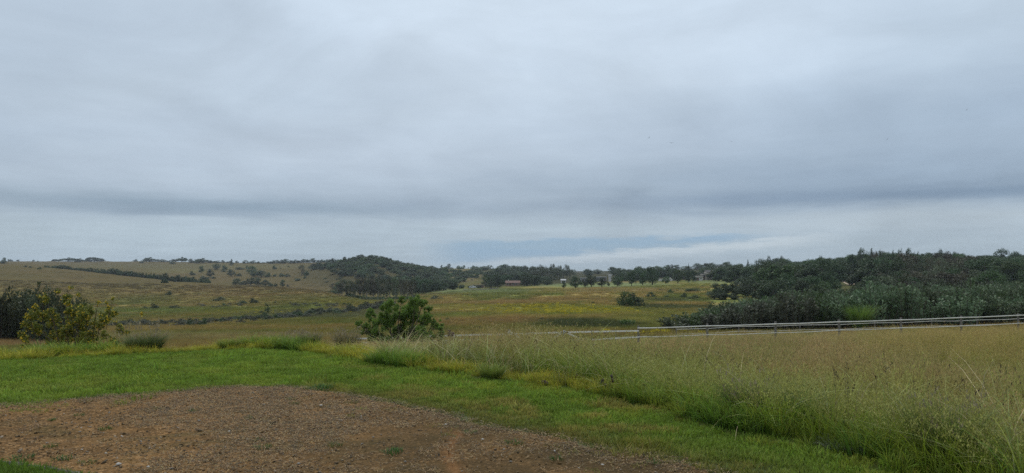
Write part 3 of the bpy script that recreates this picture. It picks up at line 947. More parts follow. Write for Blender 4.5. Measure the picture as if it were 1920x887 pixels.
tint = np.array([0.80, 1.0, 0.66]) * (1 - tan_) + np.array([1.02, 0.98, 0.98]) * tan_
b3 = fbm(x / 5.5, y / 5.5, 4, 203)
b4 = fbm(x / 2.2 + 40, y / 2.2, 4, 207)
pk = sstep(b3, 0.50, 0.62)[:, None] * 0.8
tint = tint * (1 - pk) + np.array([1.08, 0.90, 1.05]) * pk
gr = sstep(b4, 0.52, 0.66)[:, None] * 0.75 * sstep(y, 7, 12)[:, None]
tint = tint * (1 - gr) + np.array([0.66, 0.80, 0.62]) * gr
gold = (sstep(Pp, 1500, 1800) * sstep(y, 12, 26))[:, None] * 0.8
tint = tint * (1 - gold * 0.6) + np.array([1.02, 0.98, 0.66]) * gold * 0.6
tint *= rng.uniform(0.85, 1.15, (nn, 1))
hgt *= (0.82 + 0.4 * b4) * (1 + rng.normal(0, 0.13, nn) * sstep(y, 16, 30))
tint *= 1 + rng.normal(0, 0.16, (nn, 1)) * sstep(y, 14, 28)[:, None]
tint = np.clip(tint, 0.3, 1.8)
pick = np.where((rng.uniform(0, 1, nn) < 0.35 * (1 - sstep(dl, 1.5, 5))), rng.integers(6, 8, nn), rng.integers(0, 6, nn))
scatter('tall_grass', tall_protos, 8, np.c_[x, y, H(x, y) - 0.03], rot_z(nn, 0.1), np.c_[sc, sc, hgt], tint,
        'tall seeding grass, green at the foot and tan at the tips, sloping to the fence', idx=pick)

# long arching blades and dark seed stalks that stand out of the mass
long_protos = proto_collection('long_blade', [
    [blades(7, 0.14, 0.95, 0.011, 1.1, 5, (0.14, 0.20, 0.04), (0.42, 0.44, 0.14), r=np.random.default_rng(150 + k)),
     blades(3, 0.10, 1.1, 0.008, 1.3, 5, (0.40, 0.34, 0.18), (0.62, 0.54, 0.32), r=np.random.default_rng(160 + k))] for k in range(4)] + [
    [blades(3, 0.12, 1.15, 0.007, 0.5, 4, (0.12, 0.11, 0.04), (0.13, 0.10, 0.055), r=np.random.default_rng(170 + k), heads=3, head_col=(0.075, 0.055, 0.04), head_len=0.16, head_w=0.006, head_bits=12, bit=0.010)]
    for k in range(3)], TG)
qx_, qy_ = rng.uniform(-8, 36, 15000), np.exp(rng.uniform(math.log(4.6), math.log(50), 15000))
k = in_view(qx_, qy_) & (sdist(qx_, qy_, LAWN) > 0.35) & (qx_ / qy_ * F + 960 > 720)
qx_, qy_ = qx_[k], qy_[k]
nq = len(qx_)
qd = rng.uniform(0, 1, nq) < 0.35
hq = (1 - 0.3 * sstep(qy_, 11, 17) * (1 - sstep(qx_ / qy_ * F + 960, 1150, 1350))) * (0.52 + 0.45 * fbm(qx_ * 0.35, qy_ * 0.35, 4, 97)) * rng.uniform(0.75, 1.1, nq) * (1 - 0.25 * sstep(qy_, 26, 36))
scatter('long_grass', long_protos, 7, np.c_[qx_, qy_, H(qx_, qy_)], rot_z(nq, 0.12), np.c_[np.ones(nq), np.ones(nq), hq], np.ones((nq, 3)) * rng.uniform(0.7, 1.2, (nq, 1)),
        'long arching blades and dark seed stalks rising through the tall grass', idx=np.where(qd, rng.integers(4, 7, nq), rng.integers(0, 4, nq)))

# veld grass further out
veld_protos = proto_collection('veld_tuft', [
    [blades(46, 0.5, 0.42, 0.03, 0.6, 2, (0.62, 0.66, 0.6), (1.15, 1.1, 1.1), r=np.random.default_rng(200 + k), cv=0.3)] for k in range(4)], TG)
n0 = 60000
Yv = np.exp(rng.uniform(math.log(30), math.log(420), n0))
tv = rng.uniform(-0.74, 0.74, n0)
x, y = tv * Yv, Yv
pj = projy(x, y)
Pp = x / y * F + 960
keep = ~((y < 54) & (Pp > 700)) & ~((Pp > 1330) & (y > 70)) & ~((Pp > 620) & (y > 330))
x, y = x[keep], y[keep]
nn = len(x)
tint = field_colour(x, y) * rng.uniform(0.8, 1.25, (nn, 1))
s = np.clip(y / 90, 0.7, 3.2) * rng.uniform(0.8, 1.3, nn)
hz_ = rng.uniform(0.6, 1.3, nn) * np.clip(0.75 + y / 400, 0.7, 1.4)
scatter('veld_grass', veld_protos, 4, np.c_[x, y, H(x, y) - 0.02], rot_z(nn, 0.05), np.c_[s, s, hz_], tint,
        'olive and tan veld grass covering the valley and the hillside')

# yellow flowering weeds in the valley
fl = proto_collection('flower_tuft', [
    [blades(20, 0.45, 0.5, 0.03, 0.4, 2, (0.10, 0.12, 0.03), (0.14, 0.16, 0.04), r=np.random.default_rng(220 + k), heads=20, head_col=(0.50, 0.42, 0.03), head_len=0.3,
            head_w=0.12, head_bits=5, bit=0.09)] for k in range(3)], TG)
X_, Y_ = [], []
for (px, py, wx, wy, n_) in [(1060, 583, 130, 6, 520), (1000, 574, 120, 3, 120), (540, 586, 120, 5, 90), (1230, 627, 100, 5, 14), (680, 568, 60, 5, 60)]:
    for _ in range(n_):
        qx, qy = px + random.gauss(0, wx * 0.5), py + random.gauss(0, wy * 0.55)
        Yh = hit(qx, qy, 45)
        X_.append((qx - 960) / F * Yh); Y_.append(Yh * random.uniform(0.99, 1.01))
x, y = np.array(X_), np.array(Y_)
nn = len(x)
s = rng.uniform(0.4, 0.8, nn)
scatter('yellow_wildflowers', fl, 3, np.c_[x, y, H(x, y)], rot_z(nn, 0.05), np.c_[s, s, s], np.ones((nn, 3)) * rng.uniform(0.7, 1.3, (nn, 1)),
        'drifts of small yellow wildflowers across the valley floor', cat='flowers')

# stones, chips and sprouts on the bare soil
def pebble(k):
    r = np.random.default_rng(300 + k)
    V = np.array([(0, 0, 1), (1, 0, 0), (0, 1, 0), (-1, 0, 0), (0, -1, 0), (0, 0, -1), (.7, .7, .3), (-.7, .6, .35), (-.6, -.7, .3), (.6, -.7, .4)], float)
    V *= r.uniform(0.7, 1.2, (len(V), 1)) * np.array([1, 0.8, 0.5])
    f = np.array([[0, 1, 6, 2], [0, 2, 7, 3], [0, 3, 8, 4], [0, 4, 9, 1], [5, 2, 6, 1], [5, 3, 7, 2], [5, 4, 8, 3], [5, 1, 9, 4]])
    return [(V * 0.012, f, np.ones((len(V), 3)))]


peb = proto_collection('stone_chip', [pebble(k) for k in range(5)], TG)
x, y = grid_pts(-9, 4, 4.6, 10.3, 0.048)
d = sdist(x, y, DIRT)
dens = 0.16 + 0.55 * sstep(fbm(x * 1.2, y * 1.2, 4, 121), 0.45, 0.65)
keep = in_view(x, y) & (d < 0.1) & (rng.uniform(0, 1, len(x)) < dens)
x, y = x[keep], y[keep]
nn = len(x)
q = rng.uniform(0, 1, nn)[:, None]
tint = np.where(q < 0.45, np.array([[0.29, 0.19, 0.085]]), np.where(q < 0.8, np.array([[0.13, 0.092, 0.05]]), np.where(q < 0.97, np.array([[0.32, 0.25, 0.17]]), np.array([[0.50, 0.46, 0.40]]))))
s = np.exp(rng.normal(-0.25, 0.38, nn)) * np.where(q[:, 0] > 0.97, 0.9, 1.0)
scatter('gravel', peb, 5, np.c_[x, y, 0.004 + (fbm(x * 0.8, y * 0.8, 3, 71) - 0.5) * 0.03], rot_z(nn, 0.4), np.c_[s * 1.3, s, s * 0.8], tint * rng.uniform(0.7, 1.3, (nn, 1)),
        'fine gravel and chips strewn over the bare brown soil', cat='gravel')

lit = proto_collection('dry_litter', [
    [blades(16, 0.09, 0.012, 0.006, 5.5, 2, (0.33, 0.23, 0.11), (0.46, 0.34, 0.17), r=np.random.default_rng(330 + k), cv=0.45),
     blades(10, 0.09, 0.014, 0.007, 4.0, 2, (0.07, 0.05, 0.03), (0.12, 0.085, 0.05), r=np.random.default_rng(340 + k), cv=0.4)] for k in range(5)], TG)
x, y = grid_pts(-9, 4, 4.6, 10.4, 0.075)
d = sdist(x, y, DIRT)
dens = 0.08 + 0.75 * sstep(fbm(x * 0.9, y * 0.9, 4, 141), 0.46, 0.62)
dens = dens * (1 - 0.6 * sstep(x, -2.5, 0)) 
dens = np.maximum(dens, 0.7 * (1 - sstep(-d, 0.1, 0.6)))
keep = in_view(x, y) & (d < 0.05) & (rng.uniform(0, 1, len(x)) < dens)
x, y = x[keep], y[keep]
nn = len(x)
scatter('dry_litter', lit, 5, np.c_[x, y, 0.010 + (fbm(x * 0.8, y * 0.8, 3, 71) - 0.5) * 0.03], rot_z(nn, 0.05), np.ones((nn, 3)), np.ones((nn, 3)) * rng.uniform(0.55, 1.15, (nn, 1)),
        'dry clippings and dead grass lying on the bare soil', cat='litter')

# ------------------------------------------------------------------ plants
def leaf_cloud(clumps, size, per, r, up=0.25, shell=0.55, flat=1.0, aspect=0.55, out=0.6):
    """leaf faces spread through a set of balls (x, y, z, radius)"""
    V, W = [], []
    for (cx, cy, cz, cr) in clumps:
        n = max(3, int(per * cr * cr))
        d = r.normal(0, 1, (n, 3))
        d /= np.linalg.norm(d, axis=1)[:, None]
        rad = cr * (shell + (1 - shell) * r.uniform(0, 1, n) ** 0.7) * r.uniform(0.72, 1.18, n)
        P = np.array([cx, cy, cz]) + d * rad[:, None] * np.array([1, 1, flat])
        nrm = d * out + r.normal(0, 0.55, (n, 3)) + np.array([0, 0, up])
        nrm /= np.linalg.norm(nrm, axis=1)[:, None]
        a = np.cross(nrm, r.normal(0, 1, (n, 3)))
        a /= np.linalg.norm(a, axis=1)[:, None] + 1e-9
        b_ = np.cross(nrm, a)
        s = (size * r.uniform(0.6, 1.35, n))[:, None]
        a, b_ = a * s * 0.5, b_ * s * 0.5 * aspect
        V.append(np.stack([P - a, P - b_ * 0.9 + a * 0.1, P + a, P + b_ + a * 0.05], 1))
        tone = r.uniform(-0.18, 0.18)
        W.append(np.repeat(np.clip(r.uniform(0.15, 0.85, n) + tone, 0, 1), 4))
    V = np.concatenate(V).reshape(-1, 3)
    return V, np.arange(len(V)).reshape(-1, 4), np.concatenate(W)


def limbs(r, base_r, h_clear, clumps, n=5, bend=0.25, k=None, multi=False):
    mb = MB()
    top = Vector((r.normal(0, 0.05) * h_clear, r.normal(0, 0.05) * h_clear, h_clear))
    if not multi:
        mb.tube([(0, 0, -0.3), (top.x * 0.3, top.y * 0.3, h_clear * 0.5), top], [base_r * 1.25, base_r, base_r * 0.8], n + 1)
    ks = list(range(len(clumps)))
    r.shuffle(ks)
    for i in ks[:k or 9]:
        c_ = Vector(clumps[i][:3])
        st = Vector((r.normal(0, base_r * 2), r.normal(0, base_r * 2), -0.1)) if multi else top - Vector((0, 0, base_r * 0.3))
        mid = st.lerp(c_, 0.5) + Vector((r.normal(0, 0.08), r.normal(0, 0.08), r.uniform(0, 0.12))) * (c_ - st).length
        mb.tube([st, mid, c_], [base_r * (0.5 if multi else 0.6), base_r * 0.38, base_r * 0.12], n, cap=False)
    return mb


def proto_tree(kind, k):
    """unit-size plant: height 1, crown about 1 wide; returns trunk MB and leaf arrays"""
    r = np.random.default_rng(1000 + 37 * k + sum(map(ord, kind)))
    if kind == 'broad':
        cl = []
        for _ in range(26):
            a, q = r.uniform(0, 6.28), math.sqrt(r.uniform(0, 1))
            z = r.uniform(0.20, 0.86)
            w_ = 0.41 * math.sqrt(max(0.12, 1 - ((z - 0.48) / 0.42) ** 2))
            cl.append((math.cos(a) * q * w_, math.sin(a) * q * w_, z, r.uniform(0.11, 0.19)))
        return limbs(r, 0.035, 0.2, cl), leaf_cloud(cl, 0.055, 4600, r)
    if kind == 'umbrella':
        cl = []
        for _ in range(34):
            a, q = r.uniform(0, 6.28), math.sqrt(r.uniform(0, 1))
            cl.append((math.cos(a) * q * 0.46, math.sin(a) * q * 0.46, r.uniform(0.14, 0.30 + 0.58 * (1 - q * q)), r.uniform(0.08, 0.14)))
        return limbs(r, 0.03, 0.12, cl), leaf_cloud(cl, 0.065, 12000, r, flat=1.25)
    if kind == 'cone':
        cl = []
        for i in range(26):
            z = 0.10 + 0.84 * (i / 25)
            w_ = 0.36 * (1 - z) ** 0.75
            a = r.uniform(0, 6.28)
            cl.append((math.cos(a) * w_ * 0.7, math.sin(a) * w_ * 0.7, z, 0.05 + 0.42 * w_))
        return limbs(r, 0.03, 0.5, cl, k=4), leaf_cloud(cl, 0.05, 4200, r, out=0.8)
    if kind == 'gum':
        cl = []
        for _ in range(26):
            a, q = r.uniform(0, 6.28), math.sqrt(r.uniform(0, 1))
            z = r.uniform(0.16, 0.92)
            w_ = 0.36 * (1.1 - abs(z - 0.52) * 1.1)
            cl.append((math.cos(a) * q * w_, math.sin(a) * q * w_, z, r.uniform(0.07, 0.13)))
        mb = limbs(r, 0.022, 0.45, cl, k=12)
        return mb, leaf_cloud(cl, 0.045, 6000, r, out=0.3)
    if kind == 'bush':
        cl = []
        for _ in range(15):
            a, q = r.uniform(0, 6.28), math.sqrt(r.uniform(0, 1))
            cl.append((math.cos(a) * q * 0.38, math.sin(a) * q * 0.38, r.uniform(0.12, 0.78) * (1.05 - 0.7 * q * q), r.uniform(0.14, 0.22)))
        return limbs(r, 0.03, 0.1, cl, multi=True, k=8), leaf_cloud(cl, 0.07, 3600, r)
    if kind == 'pine':                                   # rounded, dense, dark crown on a visible stem
        cl = []
        for i in range(24):
            z = r.uniform(0.16, 0.92)
            w_ = 0.36 * math.sqrt(max(0.03, 1 - ((z - 0.45) / 0.50) ** 2))
            a, q = r.uniform(0, 6.28), math.sqrt(r.uniform(0.2, 1))
            cl.append((math.cos(a) * w_ * q, math.sin(a) * w_ * q, z, r.uniform(0.08, 0.14)))
        return limbs(r, 0.035, 0.3, cl, k=8), leaf_cloud(cl, 0.045, 5200, r)
    if kind == 'wand':                                   # many upright leafy wands
        cl, mb = [], MB()
        V, W = [], []
        for _ in range(34):
            a, q = r.uniform(0, 6.28), math.sqrt(r.uniform(0, 1))
            bx_, by_ = math.cos(a) * q * 0.3, math.sin(a) * q * 0.3
            tx, ty = bx_ * 1.5 + r.normal(0, 0.03), by_ * 1.5 + r.normal(0, 0.03)
            hh = r.uniform(0.72, 1.05) * (1 - 0.25 * q)
            mb.tube([(bx_, by_, 0), (tx, ty, hh)], [0.008, 0.003], 3, cap=False)
            n = 46
            s = r.uniform(0.08, 1, n) ** 0.7
            P = np.c_[bx_ + (tx - bx_) * s, by_ + (ty - by_) * s, hh * s]
            aa = r.uniform(0, 6.28, n)
            o_ = np.c_[np.cos(aa), np.sin(aa), np.full(n, 0.9)]
            o_ /= np.linalg.norm(o_, axis=1)[:, None]
            L_ = (r.uniform(0.05, 0.10, n))[:, None]
            sd_ = np.cross(o_, r.normal(0, 1, (n, 3)))
            sd_ /= np.linalg.norm(sd_, axis=1)[:, None]
            P = P + np.c_[np.cos(aa), np.sin(aa), np.zeros(n)] * 0.018
            V.append(np.stack([P, P + o_ * L_ * 0.5 + sd_ * L_ * 0.24, P + o_ * L_, P + o_ * L_ * 0.5 - sd_ * L_ * 0.24], 1))
            W.append(np.repeat(np.clip(r.uniform(0.0, 0.7, n) + 0.3 * s, 0, 1), 4))
        V = np.concatenate(V).reshape(-1, 3)
        return mb, (V, np.arange(len(V)).reshape(-1, 4), np.concatenate(W))


PRO = {}


def get_proto(kind, k, leaf, bark='bark', whole=True):
    key = (kind, k, leaf, bark, whole)
    if key not in PRO:
        mb, (V, Fq, W) = proto_tree(kind, k)
        if whole:
            n0_ = len(mb.v)
            tv = np.array(mb.v) if n0_ else np.zeros((0, 3))
            faces = [tuple(f) for f in mb.f] + [tuple(int(i) + n0_ for i in q_) for q_ in Fq]
            verts = np.vstack([tv, V])
            PRO[key] = mesh(kind + '_plant', verts, faces, [M[bark], M[leaf]], fmat=[0] * len(mb.f) + [1] * len(Fq),
                            attrs={'var': np.concatenate([np.zeros(n0_), W])})
        else:
            PRO[key] = (mesh('trunk', mb.v, mb.f, M[bark]), mesh('crown', V, Fq, M[leaf], attrs={'var': W}))
    return PRO[key]


def plant(name, kind, k, leaf, X, Y, wdt, hgt, label, cat, group=None, bark='bark', parts=False, rz=None, sink=0.0, depth=None):
    loc = (X, Y, float(H(X, Y)) - sink)
    rz = random.uniform(0, 6.28) if rz is None else rz
    scl = (wdt, depth or wdt, hgt)
    if parts:
        o = link(name, None, label=label, cat=cat, group=group, loc=loc, rz=rz, scl=scl)
        tm, cm = get_proto(kind, k, leaf, bark, False)
        link('trunk', tm, o)
        link('crown', cm, o)
    else:
        o = link(name, get_proto(kind, k, leaf, bark, True), label=label, cat=cat, group=group, loc=loc, rz=rz, scl=scl)
    return o


def plant_px(name, kind, k, leaf, px, py, wp, hp, label, cat, group=None, ymin=45, ymax=3000, **kw):
    """a plant whose foot stands on the ground seen at (px, py), wp by hp pixels large"""
    Y = hit(px, py, ymin, ymax)
    return plant(name, kind, k, leaf, (px - 960) / F * Y, Y, wp * Y / F * 1.08, hp * Y / F * 1.04, label, cat, group, **kw)


rnd = random.Random(5)
# --- bushes dotted over the slope and the valley floor
BUSHES = [  # px, foot row, width, height, label
    (317, 554, 13, 10, 'round dark bush alone in the middle of the bare brown slope'),
    (289, 580, 17, 14, 'dark bush on the lower slope, taller of a touching pair'),
    (272, 580, 14, 8, 'low dark bush on the lower slope beside a taller one'),
    (328, 579, 23, 9, 'wide low bush on the lower slope below the lone round bush'),
    (412, 564, 24, 9, 'dark twin-humped bush on the slope left of the thicket of four'),
    (455, 571, 26, 10, 'low spreading bush against a taller round one on the lower slope'),
    (476, 569, 17, 14, 'tall round bush standing behind a low spreading one'),
    (420, 575, 12, 9, 'small grey green bush at the end of the low scrub line'),
    (357, 608, 17, 15, 'dark upright bush at the stream scrub, first from the yellow bush'),
    (382, 611, 19, 16, 'dark round bush in the stream scrub, next to an upright one'),
    (491, 589, 11, 9, 'squat bush touching the small upright tree by the stream'),
    (516, 569, 9, 6, 'tiny bush above the stream scrub'),
    (645, 574, 14, 8, 'dark bush where the stream scrub meets the gum grove'),
    (1014, 601, 13, 8, 'light green bush on the red brown grass'),
    (1006, 598, 8, 6, 'small dark bush touching a light green one'),
    (1112, 569, 8, 6, 'single small dark bush in the yellow flower field'),
    (1221, 558, 19, 13, 'dark leaning bush between the big twin bush and the scrub'),
    (1230, 562, 15, 6, 'low dark bush at the foot of a leaning one'),
    (1257, 550, 14, 11, 'upright green bush at the upper edge of the scrub'),
    (1300, 548, 36, 11, 'long pale green bush in the upper scrub'),
    (1271, 544, 14, 5, 'flat pale bush behind the long pale one'),
    (1316, 539, 11, 5, 'small dark bush highest in the scrub patch'),
    (1282, 559, 15, 14, 'tall dark green bush in the middle of the scrub patch'),
    (1250, 559, 18, 8, 'yellowish green bush in the scrub patch'),
    (1302, 560, 26, 9, 'wide grey green bush in the lower scrub patch'),
    (1337, 553, 24, 14, 'light green bush against the dark acacias'),
    (1240, 545, 9, 4, 'tiny bush on the pale field above the scrub'),
    (1152, 541, 11, 3, 'flat little bush below the avenue trees'),
    (1273, 568, 9, 4, 'tiny bush on the dark grass strip'),
    (1242, 589, 13, 6, 'small green bush on the near end of the valley floor'),
    (792, 573, 8, 5, 'small dark bush just above the big green bush'),
    (915, 588, 7, 5, 'small bush between the rust patches'),
    (838, 602, 12, 9, 'grey bush close behind the big green bush'),
    (900, 603, 9, 7, 'green weed bush on the rust coloured grass'),
    (931, 607, 9, 6, 'low green weed bush on the rust grass by the fence'),
    (594, 549, 9, 4, 'small dark bush at the crest of the near spur'),
    (48, 501, 7, 4, 'small bush high on the bare slope, first of three'),
    (57, 502, 6, 4, 'small bush high on the bare slope, middle of three'),
    (74, 505, 8, 6, 'grey bush high on the bare slope, lowest of three'),
    (342, 542, 6, 3, 'tiny bush alone below the spur crest'),
    (309, 531, 12, 10, 'small flat tree standing in front of the dark hedge of trees'),
    (817, 562, 34, 10, 'dark green bush at the near edge of the mown field'),
    (774, 561, 30, 12, 'dark bush half behind the tip of the big green bush'),
]
for i, (px, py, wp, hp, lab) in enumerate(BUSHES):
    light = any(q_ in lab for q_ in ('green', 'pale', 'light'))
    nm = 'bush'
    plant_px(nm, 'umbrella' if 'flat tree' in lab else 'bush', i % 4, 'mid_leaf' if light else 'dark_leaf', px, py, wp, hp, lab.replace(' left of the thicket of four', ' above the stream'), 'bush', 'bushes scattered over the veld', sink=0.1)

plant_px('small_tree', 'gum', 1, 'dark_leaf', 502, 591, 16, 22, 'small upright dark tree by the stream scrub', 'tree', parts=True)
plant_px('twin_bush', 'bush', 0, 'mid_leaf', 1172, 576, 34, 34, 'tall green half of the big twin bush on the valley floor', 'bush', 'big bushes on the valley floor')
plant_px('twin_bush', 'bush', 2, 'dark_leaf', 1190, 575, 36, 34, 'darker half of the big twin bush on the valley floor', 'bush', 'big bushes on the valley floor')
plant_px('sapling', 'wand', 1, 'bright_leaf', 1176, 612, 36, 14, 'bright yellow green sapling behind the start of the rail fence', 'bush')

# --- stream scrub: low grey-green bushes in a line
for i in range(120):
    u = i / 119
    px = 215 + 520 * u + rnd.gauss(0, 3)
    base_ = np.interp(px, [215, 330, 450, 540, 620, 700, 760], [612, 611, 605, 597, 590, 580, 572]) + rnd.uniform(-5, 2)
    plant_px('scrub_bush', 'bush', i % 4, rnd.choice(['grey_leaf', 'grey_leaf', 'dark_leaf']), px, base_, rnd.uniform(15, 24), rnd.uniform(7, 13) * (1.3 if px > 540 else 1),
             'grey green bush in the scrub that follows the stream', 'bush', 'stream scrub bushes')
for i in range(34):
    px = rnd.choice([rnd.uniform(370, 470), rnd.uniform(520, 690), rnd.uniform(590, 700)])
    base_ = np.interp(px, [370, 470, 520, 690], [574, 575, 570, 577]) + rnd.uniform(-4, 4)
    plant_px('low_bush', 'bush', i % 4, 'grey_leaf', px, base_, rnd.uniform(9, 17), rnd.uniform(3.5, 6),
             'low grey green bush on the lower slope above the stream', 'bush', 'low bushes above the stream')

# --- skyline and hillside trees on the left
UMB = [(105, 490, 14, 4.5), (128, 490.5, 30, 7.5), (151, 491.5, 19, 8), (177, 491, 32, 9.5), (283, 491, 26, 9.5), (341, 491, 22, 9.5), (382, 493, 28, 10)]
UL = ['lowest flat-crowned tree at the start of the skyline group of four', 'wide flat-crowned tree on the skyline, second of four', 'narrow flat-crowned tree between two wide ones on the skyline',
      'widest umbrella tree on the skyline, last of four', 'domed umbrella tree alone on the crest after the gap', 'domed umbrella tree on the crest behind small bushes', 'broad umbrella tree at the far end of the crest row']
for (px, py, wp, hp), lab in zip(UMB, UL):
    plant_px('umbrella_tree', 'umbrella', int(px) % 3, 'dark_leaf', px, py, wp, hp, lab, 'tree', 'umbrella trees on the skyline', ymin=900, rz=0.3)
SKY = [(7, 494, 12, 13, 'dark round tree on the crest at the edge of the view'), (16, 490, 5, 5, None), (21, 490, 6, 5, None), (34, 490, 8, 4, None), (63, 490, 5, 3.5, None), (71, 490, 5, 2, None),
       (254, 491, 9, 5, None), (266, 494, 8, 6, 'small dark bush leaning on the crest before the domed umbrella tree'), (306, 491, 22, 5.5, None), (297, 491, 10, 4, None), (325, 491, 14, 7, None), (323, 495, 12, 6, 'round dark bush just below the crest'),
       (359, 493, 17, 9, None), (368, 493, 10, 8, None), (396, 493, 14, 6, None), (407, 493, 15, 5.5, None), (418, 493, 9, 6, None), (426, 493, 6, 3.5, None), (430, 493, 6, 5, None), (444, 493, 7, 5, None),
       (460, 494, 12, 7, None), (474, 494, 13, 7, None), (484, 494, 9, 5, None), (493, 494, 10, 3, None), (502, 494, 10, 4, None)]
for i, (px, py, wp, hp, lab) in enumerate(SKY):
    plant_px('crest_tree' if lab is None else 'hill_tree', 'bush', i % 4, 'dark_leaf', px, py, wp, hp, lab or 'small dark tree on the skyline of the long crest', 'tree', None if lab else 'small trees on the crest', ymin=700)
x_ = 508.0
while x_ < 640:
    plant_px('crest_tree', rnd.choice(['broad', 'bush']), rnd.randrange(4), 'dark_leaf', x_, np.interp(x_, [508, 560, 640], [494.5, 493.5, 490]), rnd.uniform(10, 15), rnd.uniform(4.5, 8),
             'dark tree in the thick row along the crest beside the wooded hill', 'tree', 'thick tree row on the crest', ymin=700)
    x_ += rnd.uniform(4, 7)
plant_px('cypress', 'cone', 0, 'dark_leaf', 434, 498, 12, 12, 'small conical conifer below the crest row', 'tree', ymin=500)
# dark hedge of trees tucked behind the spur
hl = [(88, 504), (120, 507), (150, 511), (200, 517), (250, 522), (300, 525.5), (350, 526), (392, 524)]
x_ = 86.0
i = 0
while x_ < 392:
    fb = np.interp(x_, [p[0] for p in hl], [p[1] for p in hl])
    hh = np.interp(x_, [86, 120, 130, 200, 260, 330, 392], [6, 10, 7, 11, 12, 13, 12])
    for dy_ in (0, -4) if x_ > 190 else (0,):
        if x_ > 320 and dy_ == 0 and rnd.random() < 0.3:
            continue
        Yc = hit(x_, fb + dy_, 560, 1200) if False else None
        yy = {0: 1.03, -4: 1.12}[dy_]
        Ycrest = float(np.interp(x_, [86, 120, 250, 350, 480], [575, 560, 508, 458, 425]))
        Yt = Ycrest * yy + rnd.uniform(0, 12)
        plant('hedge_tree', rnd.choice(['broad', 'bush', 'bush']), i % 4, 'dark_leaf', (x_ - 960) / F * Yt, Yt, rnd.uniform(10, 15) * Yt / F, rnd.uniform(0.85, 1.15) * hh * Yt / F,
              'dark tree in the long dense belt behind the bare spur', 'tree', 'long tree belt behind the spur')
        i += 1
    x_ += rnd.uniform(4.5, 7.5)
# scattered trees between the belt and the koppie
MID = [(377, 512, 13, 13), (394, 520, 15, 15), (406, 506, 16, 12), (421, 506, 10, 11), (419, 510, 10, 7), (433, 518, 17, 13), (447, 518, 14, 7), (449, 506, 18, 6), (463, 505, 5, 9),
       (471, 513, 21, 14), (478, 519, 20, 12), (490, 520, 22, 12), (503, 520, 14, 10), (514, 505, 10, 9), (529, 519, 13, 9), (516, 519, 11, 6), (539, 519, 11, 7), (541, 501, 4, 3), (526, 504, 3, 3),
       (557, 527, 15, 6), (572, 522, 7, 6), (442, 534, 20, 12), (456, 534, 18, 10), (470, 535, 20, 14), (484, 536, 20, 15), (497, 537, 16, 12), (508, 537, 12, 9), (517, 538, 8, 8), (530, 538.5, 11, 14), (539, 538, 6, 5),
       (610, 524, 8, 3), (613, 530, 9, 3), (631, 525, 5, 3), (637, 524, 8, 4), (641, 521, 7, 4), (630, 533, 5, 3), (360, 516, 12, 9), (382, 524, 20, 7), (400, 523, 10, 5)]
for i, (px, py, wp, hp) in enumerate(MID):
    plant_px('slope_tree', 'broad' if hp > 11 else 'bush', i % 4, 'dark_leaf' if i % 3 else 'mid_leaf', px, py, wp, hp, 'small dark tree scattered on the slope below the crest', 'tree', 'scattered slope trees', ymin=430)
plant_px('round_pine', 'pine', 0, 'dark_leaf', 566, 517, 20, 19, 'tall round-crowned pine standing alone on the open slope', 'tree', ymin=500, parts=True)
plant_px('round_pine', 'bush', 1, 'dark_leaf', 575, 517, 11, 11, 'smaller round tree leaning against the lone tall pine', 'tree', ymin=500)

# --- the wooded koppie
cnt = 0
tries = 0
placed = []
while cnt < 298 and tries < 9000:
    tries += 1
    px = rnd.uniform(585, 900)
    Yt = rnd.uniform(500, 790)
    X = (px - 960) / F * Yt
    pj = float(projy(np.array([X]), np.array([Yt]))[0])
    lim = np.interp(px, [585, 620, 660, 720, 780, 850, 900], [506, 513, 522, 530, 538, 534, 520])
    if pj > lim or pj < np.interp(px, [585, 640, 690, 760, 900], [494, 488, 480, 492, 506]):
        continue
    v = float(fbm(np.array([X / 34.0]), np.array([Yt / 34.0]), 3, 7)[0])
    if v < 0.36 and pj > 507:
        continue
    if px > 835 and (rnd.random() < 0.6 or pj < 510 and rnd.random() < .5):
        continue
    if any((X - a) ** 2 + ((Yt - b_) * 0.8) ** 2 < 3.8 ** 2 for a, b_ in placed):
        continue
    placed.append((X, Yt))
    plant('koppie_tree', rnd.choice(['broad', 'bush', 'broad', 'umbrella']), rnd.randrange(3), rnd.choice(['mid_leaf', 'mid_leaf', 'dark_leaf']), X, Yt, rnd.uniform(8.0, 12.5), rnd.uniform(3.6, 5.8) * (1.1 if px < 730 else 0.85),
          'dark bushy tree covering the round wooded hill', 'tree', 'trees covering the round wooded hill')
    cnt += 1
plant_px('hilltop_tree', 'broad', 1, 'dark_leaf', 645, 490, 9, 9, 'tree standing proud on the shoulder of the wooded hill', 'tree', ymin=600)

# --- gum grove below the koppie
for i in range(34):
    px = 628 + 148 * ((i * 0.618) % 1) + rnd.gauss(0, 2)
    front = i % 2
    py = np.interp(px, [628, 680, 775], [553, 560, 562]) - (0 if front else 4)
    top = np.interp(px, [628, 645, 700, 740, 775], [530, 524, 523, 519, 526]) + rnd.uniform(-2, 3)
    plant_px('gum_tree', 'gum', i % 3, rnd.choice(['gum_leaf', 'rust_leaf', 'gum_leaf']), px, py, rnd.uniform(20, 28), py - top,
             'slender gum tree with a pale stem in the grove under the wooded hill', 'tree', 'gum grove under the hill', bark='pale_bark', parts=True, ymin=260)
for i in range(44):
    px = rnd.uniform(616, 780)
    plant_px('grove_bush', 'bush', i % 4, 'mid_leaf', px, np.interp(px, [616, 690, 780], [549, 563, 562]) + rnd.uniform(-1, 1), rnd.uniform(12, 20), rnd.uniform(6, 9),
             'low dark bush along the foot of the gum grove', 'bush', 'bushes at the foot of the gum grove', ymin=240)
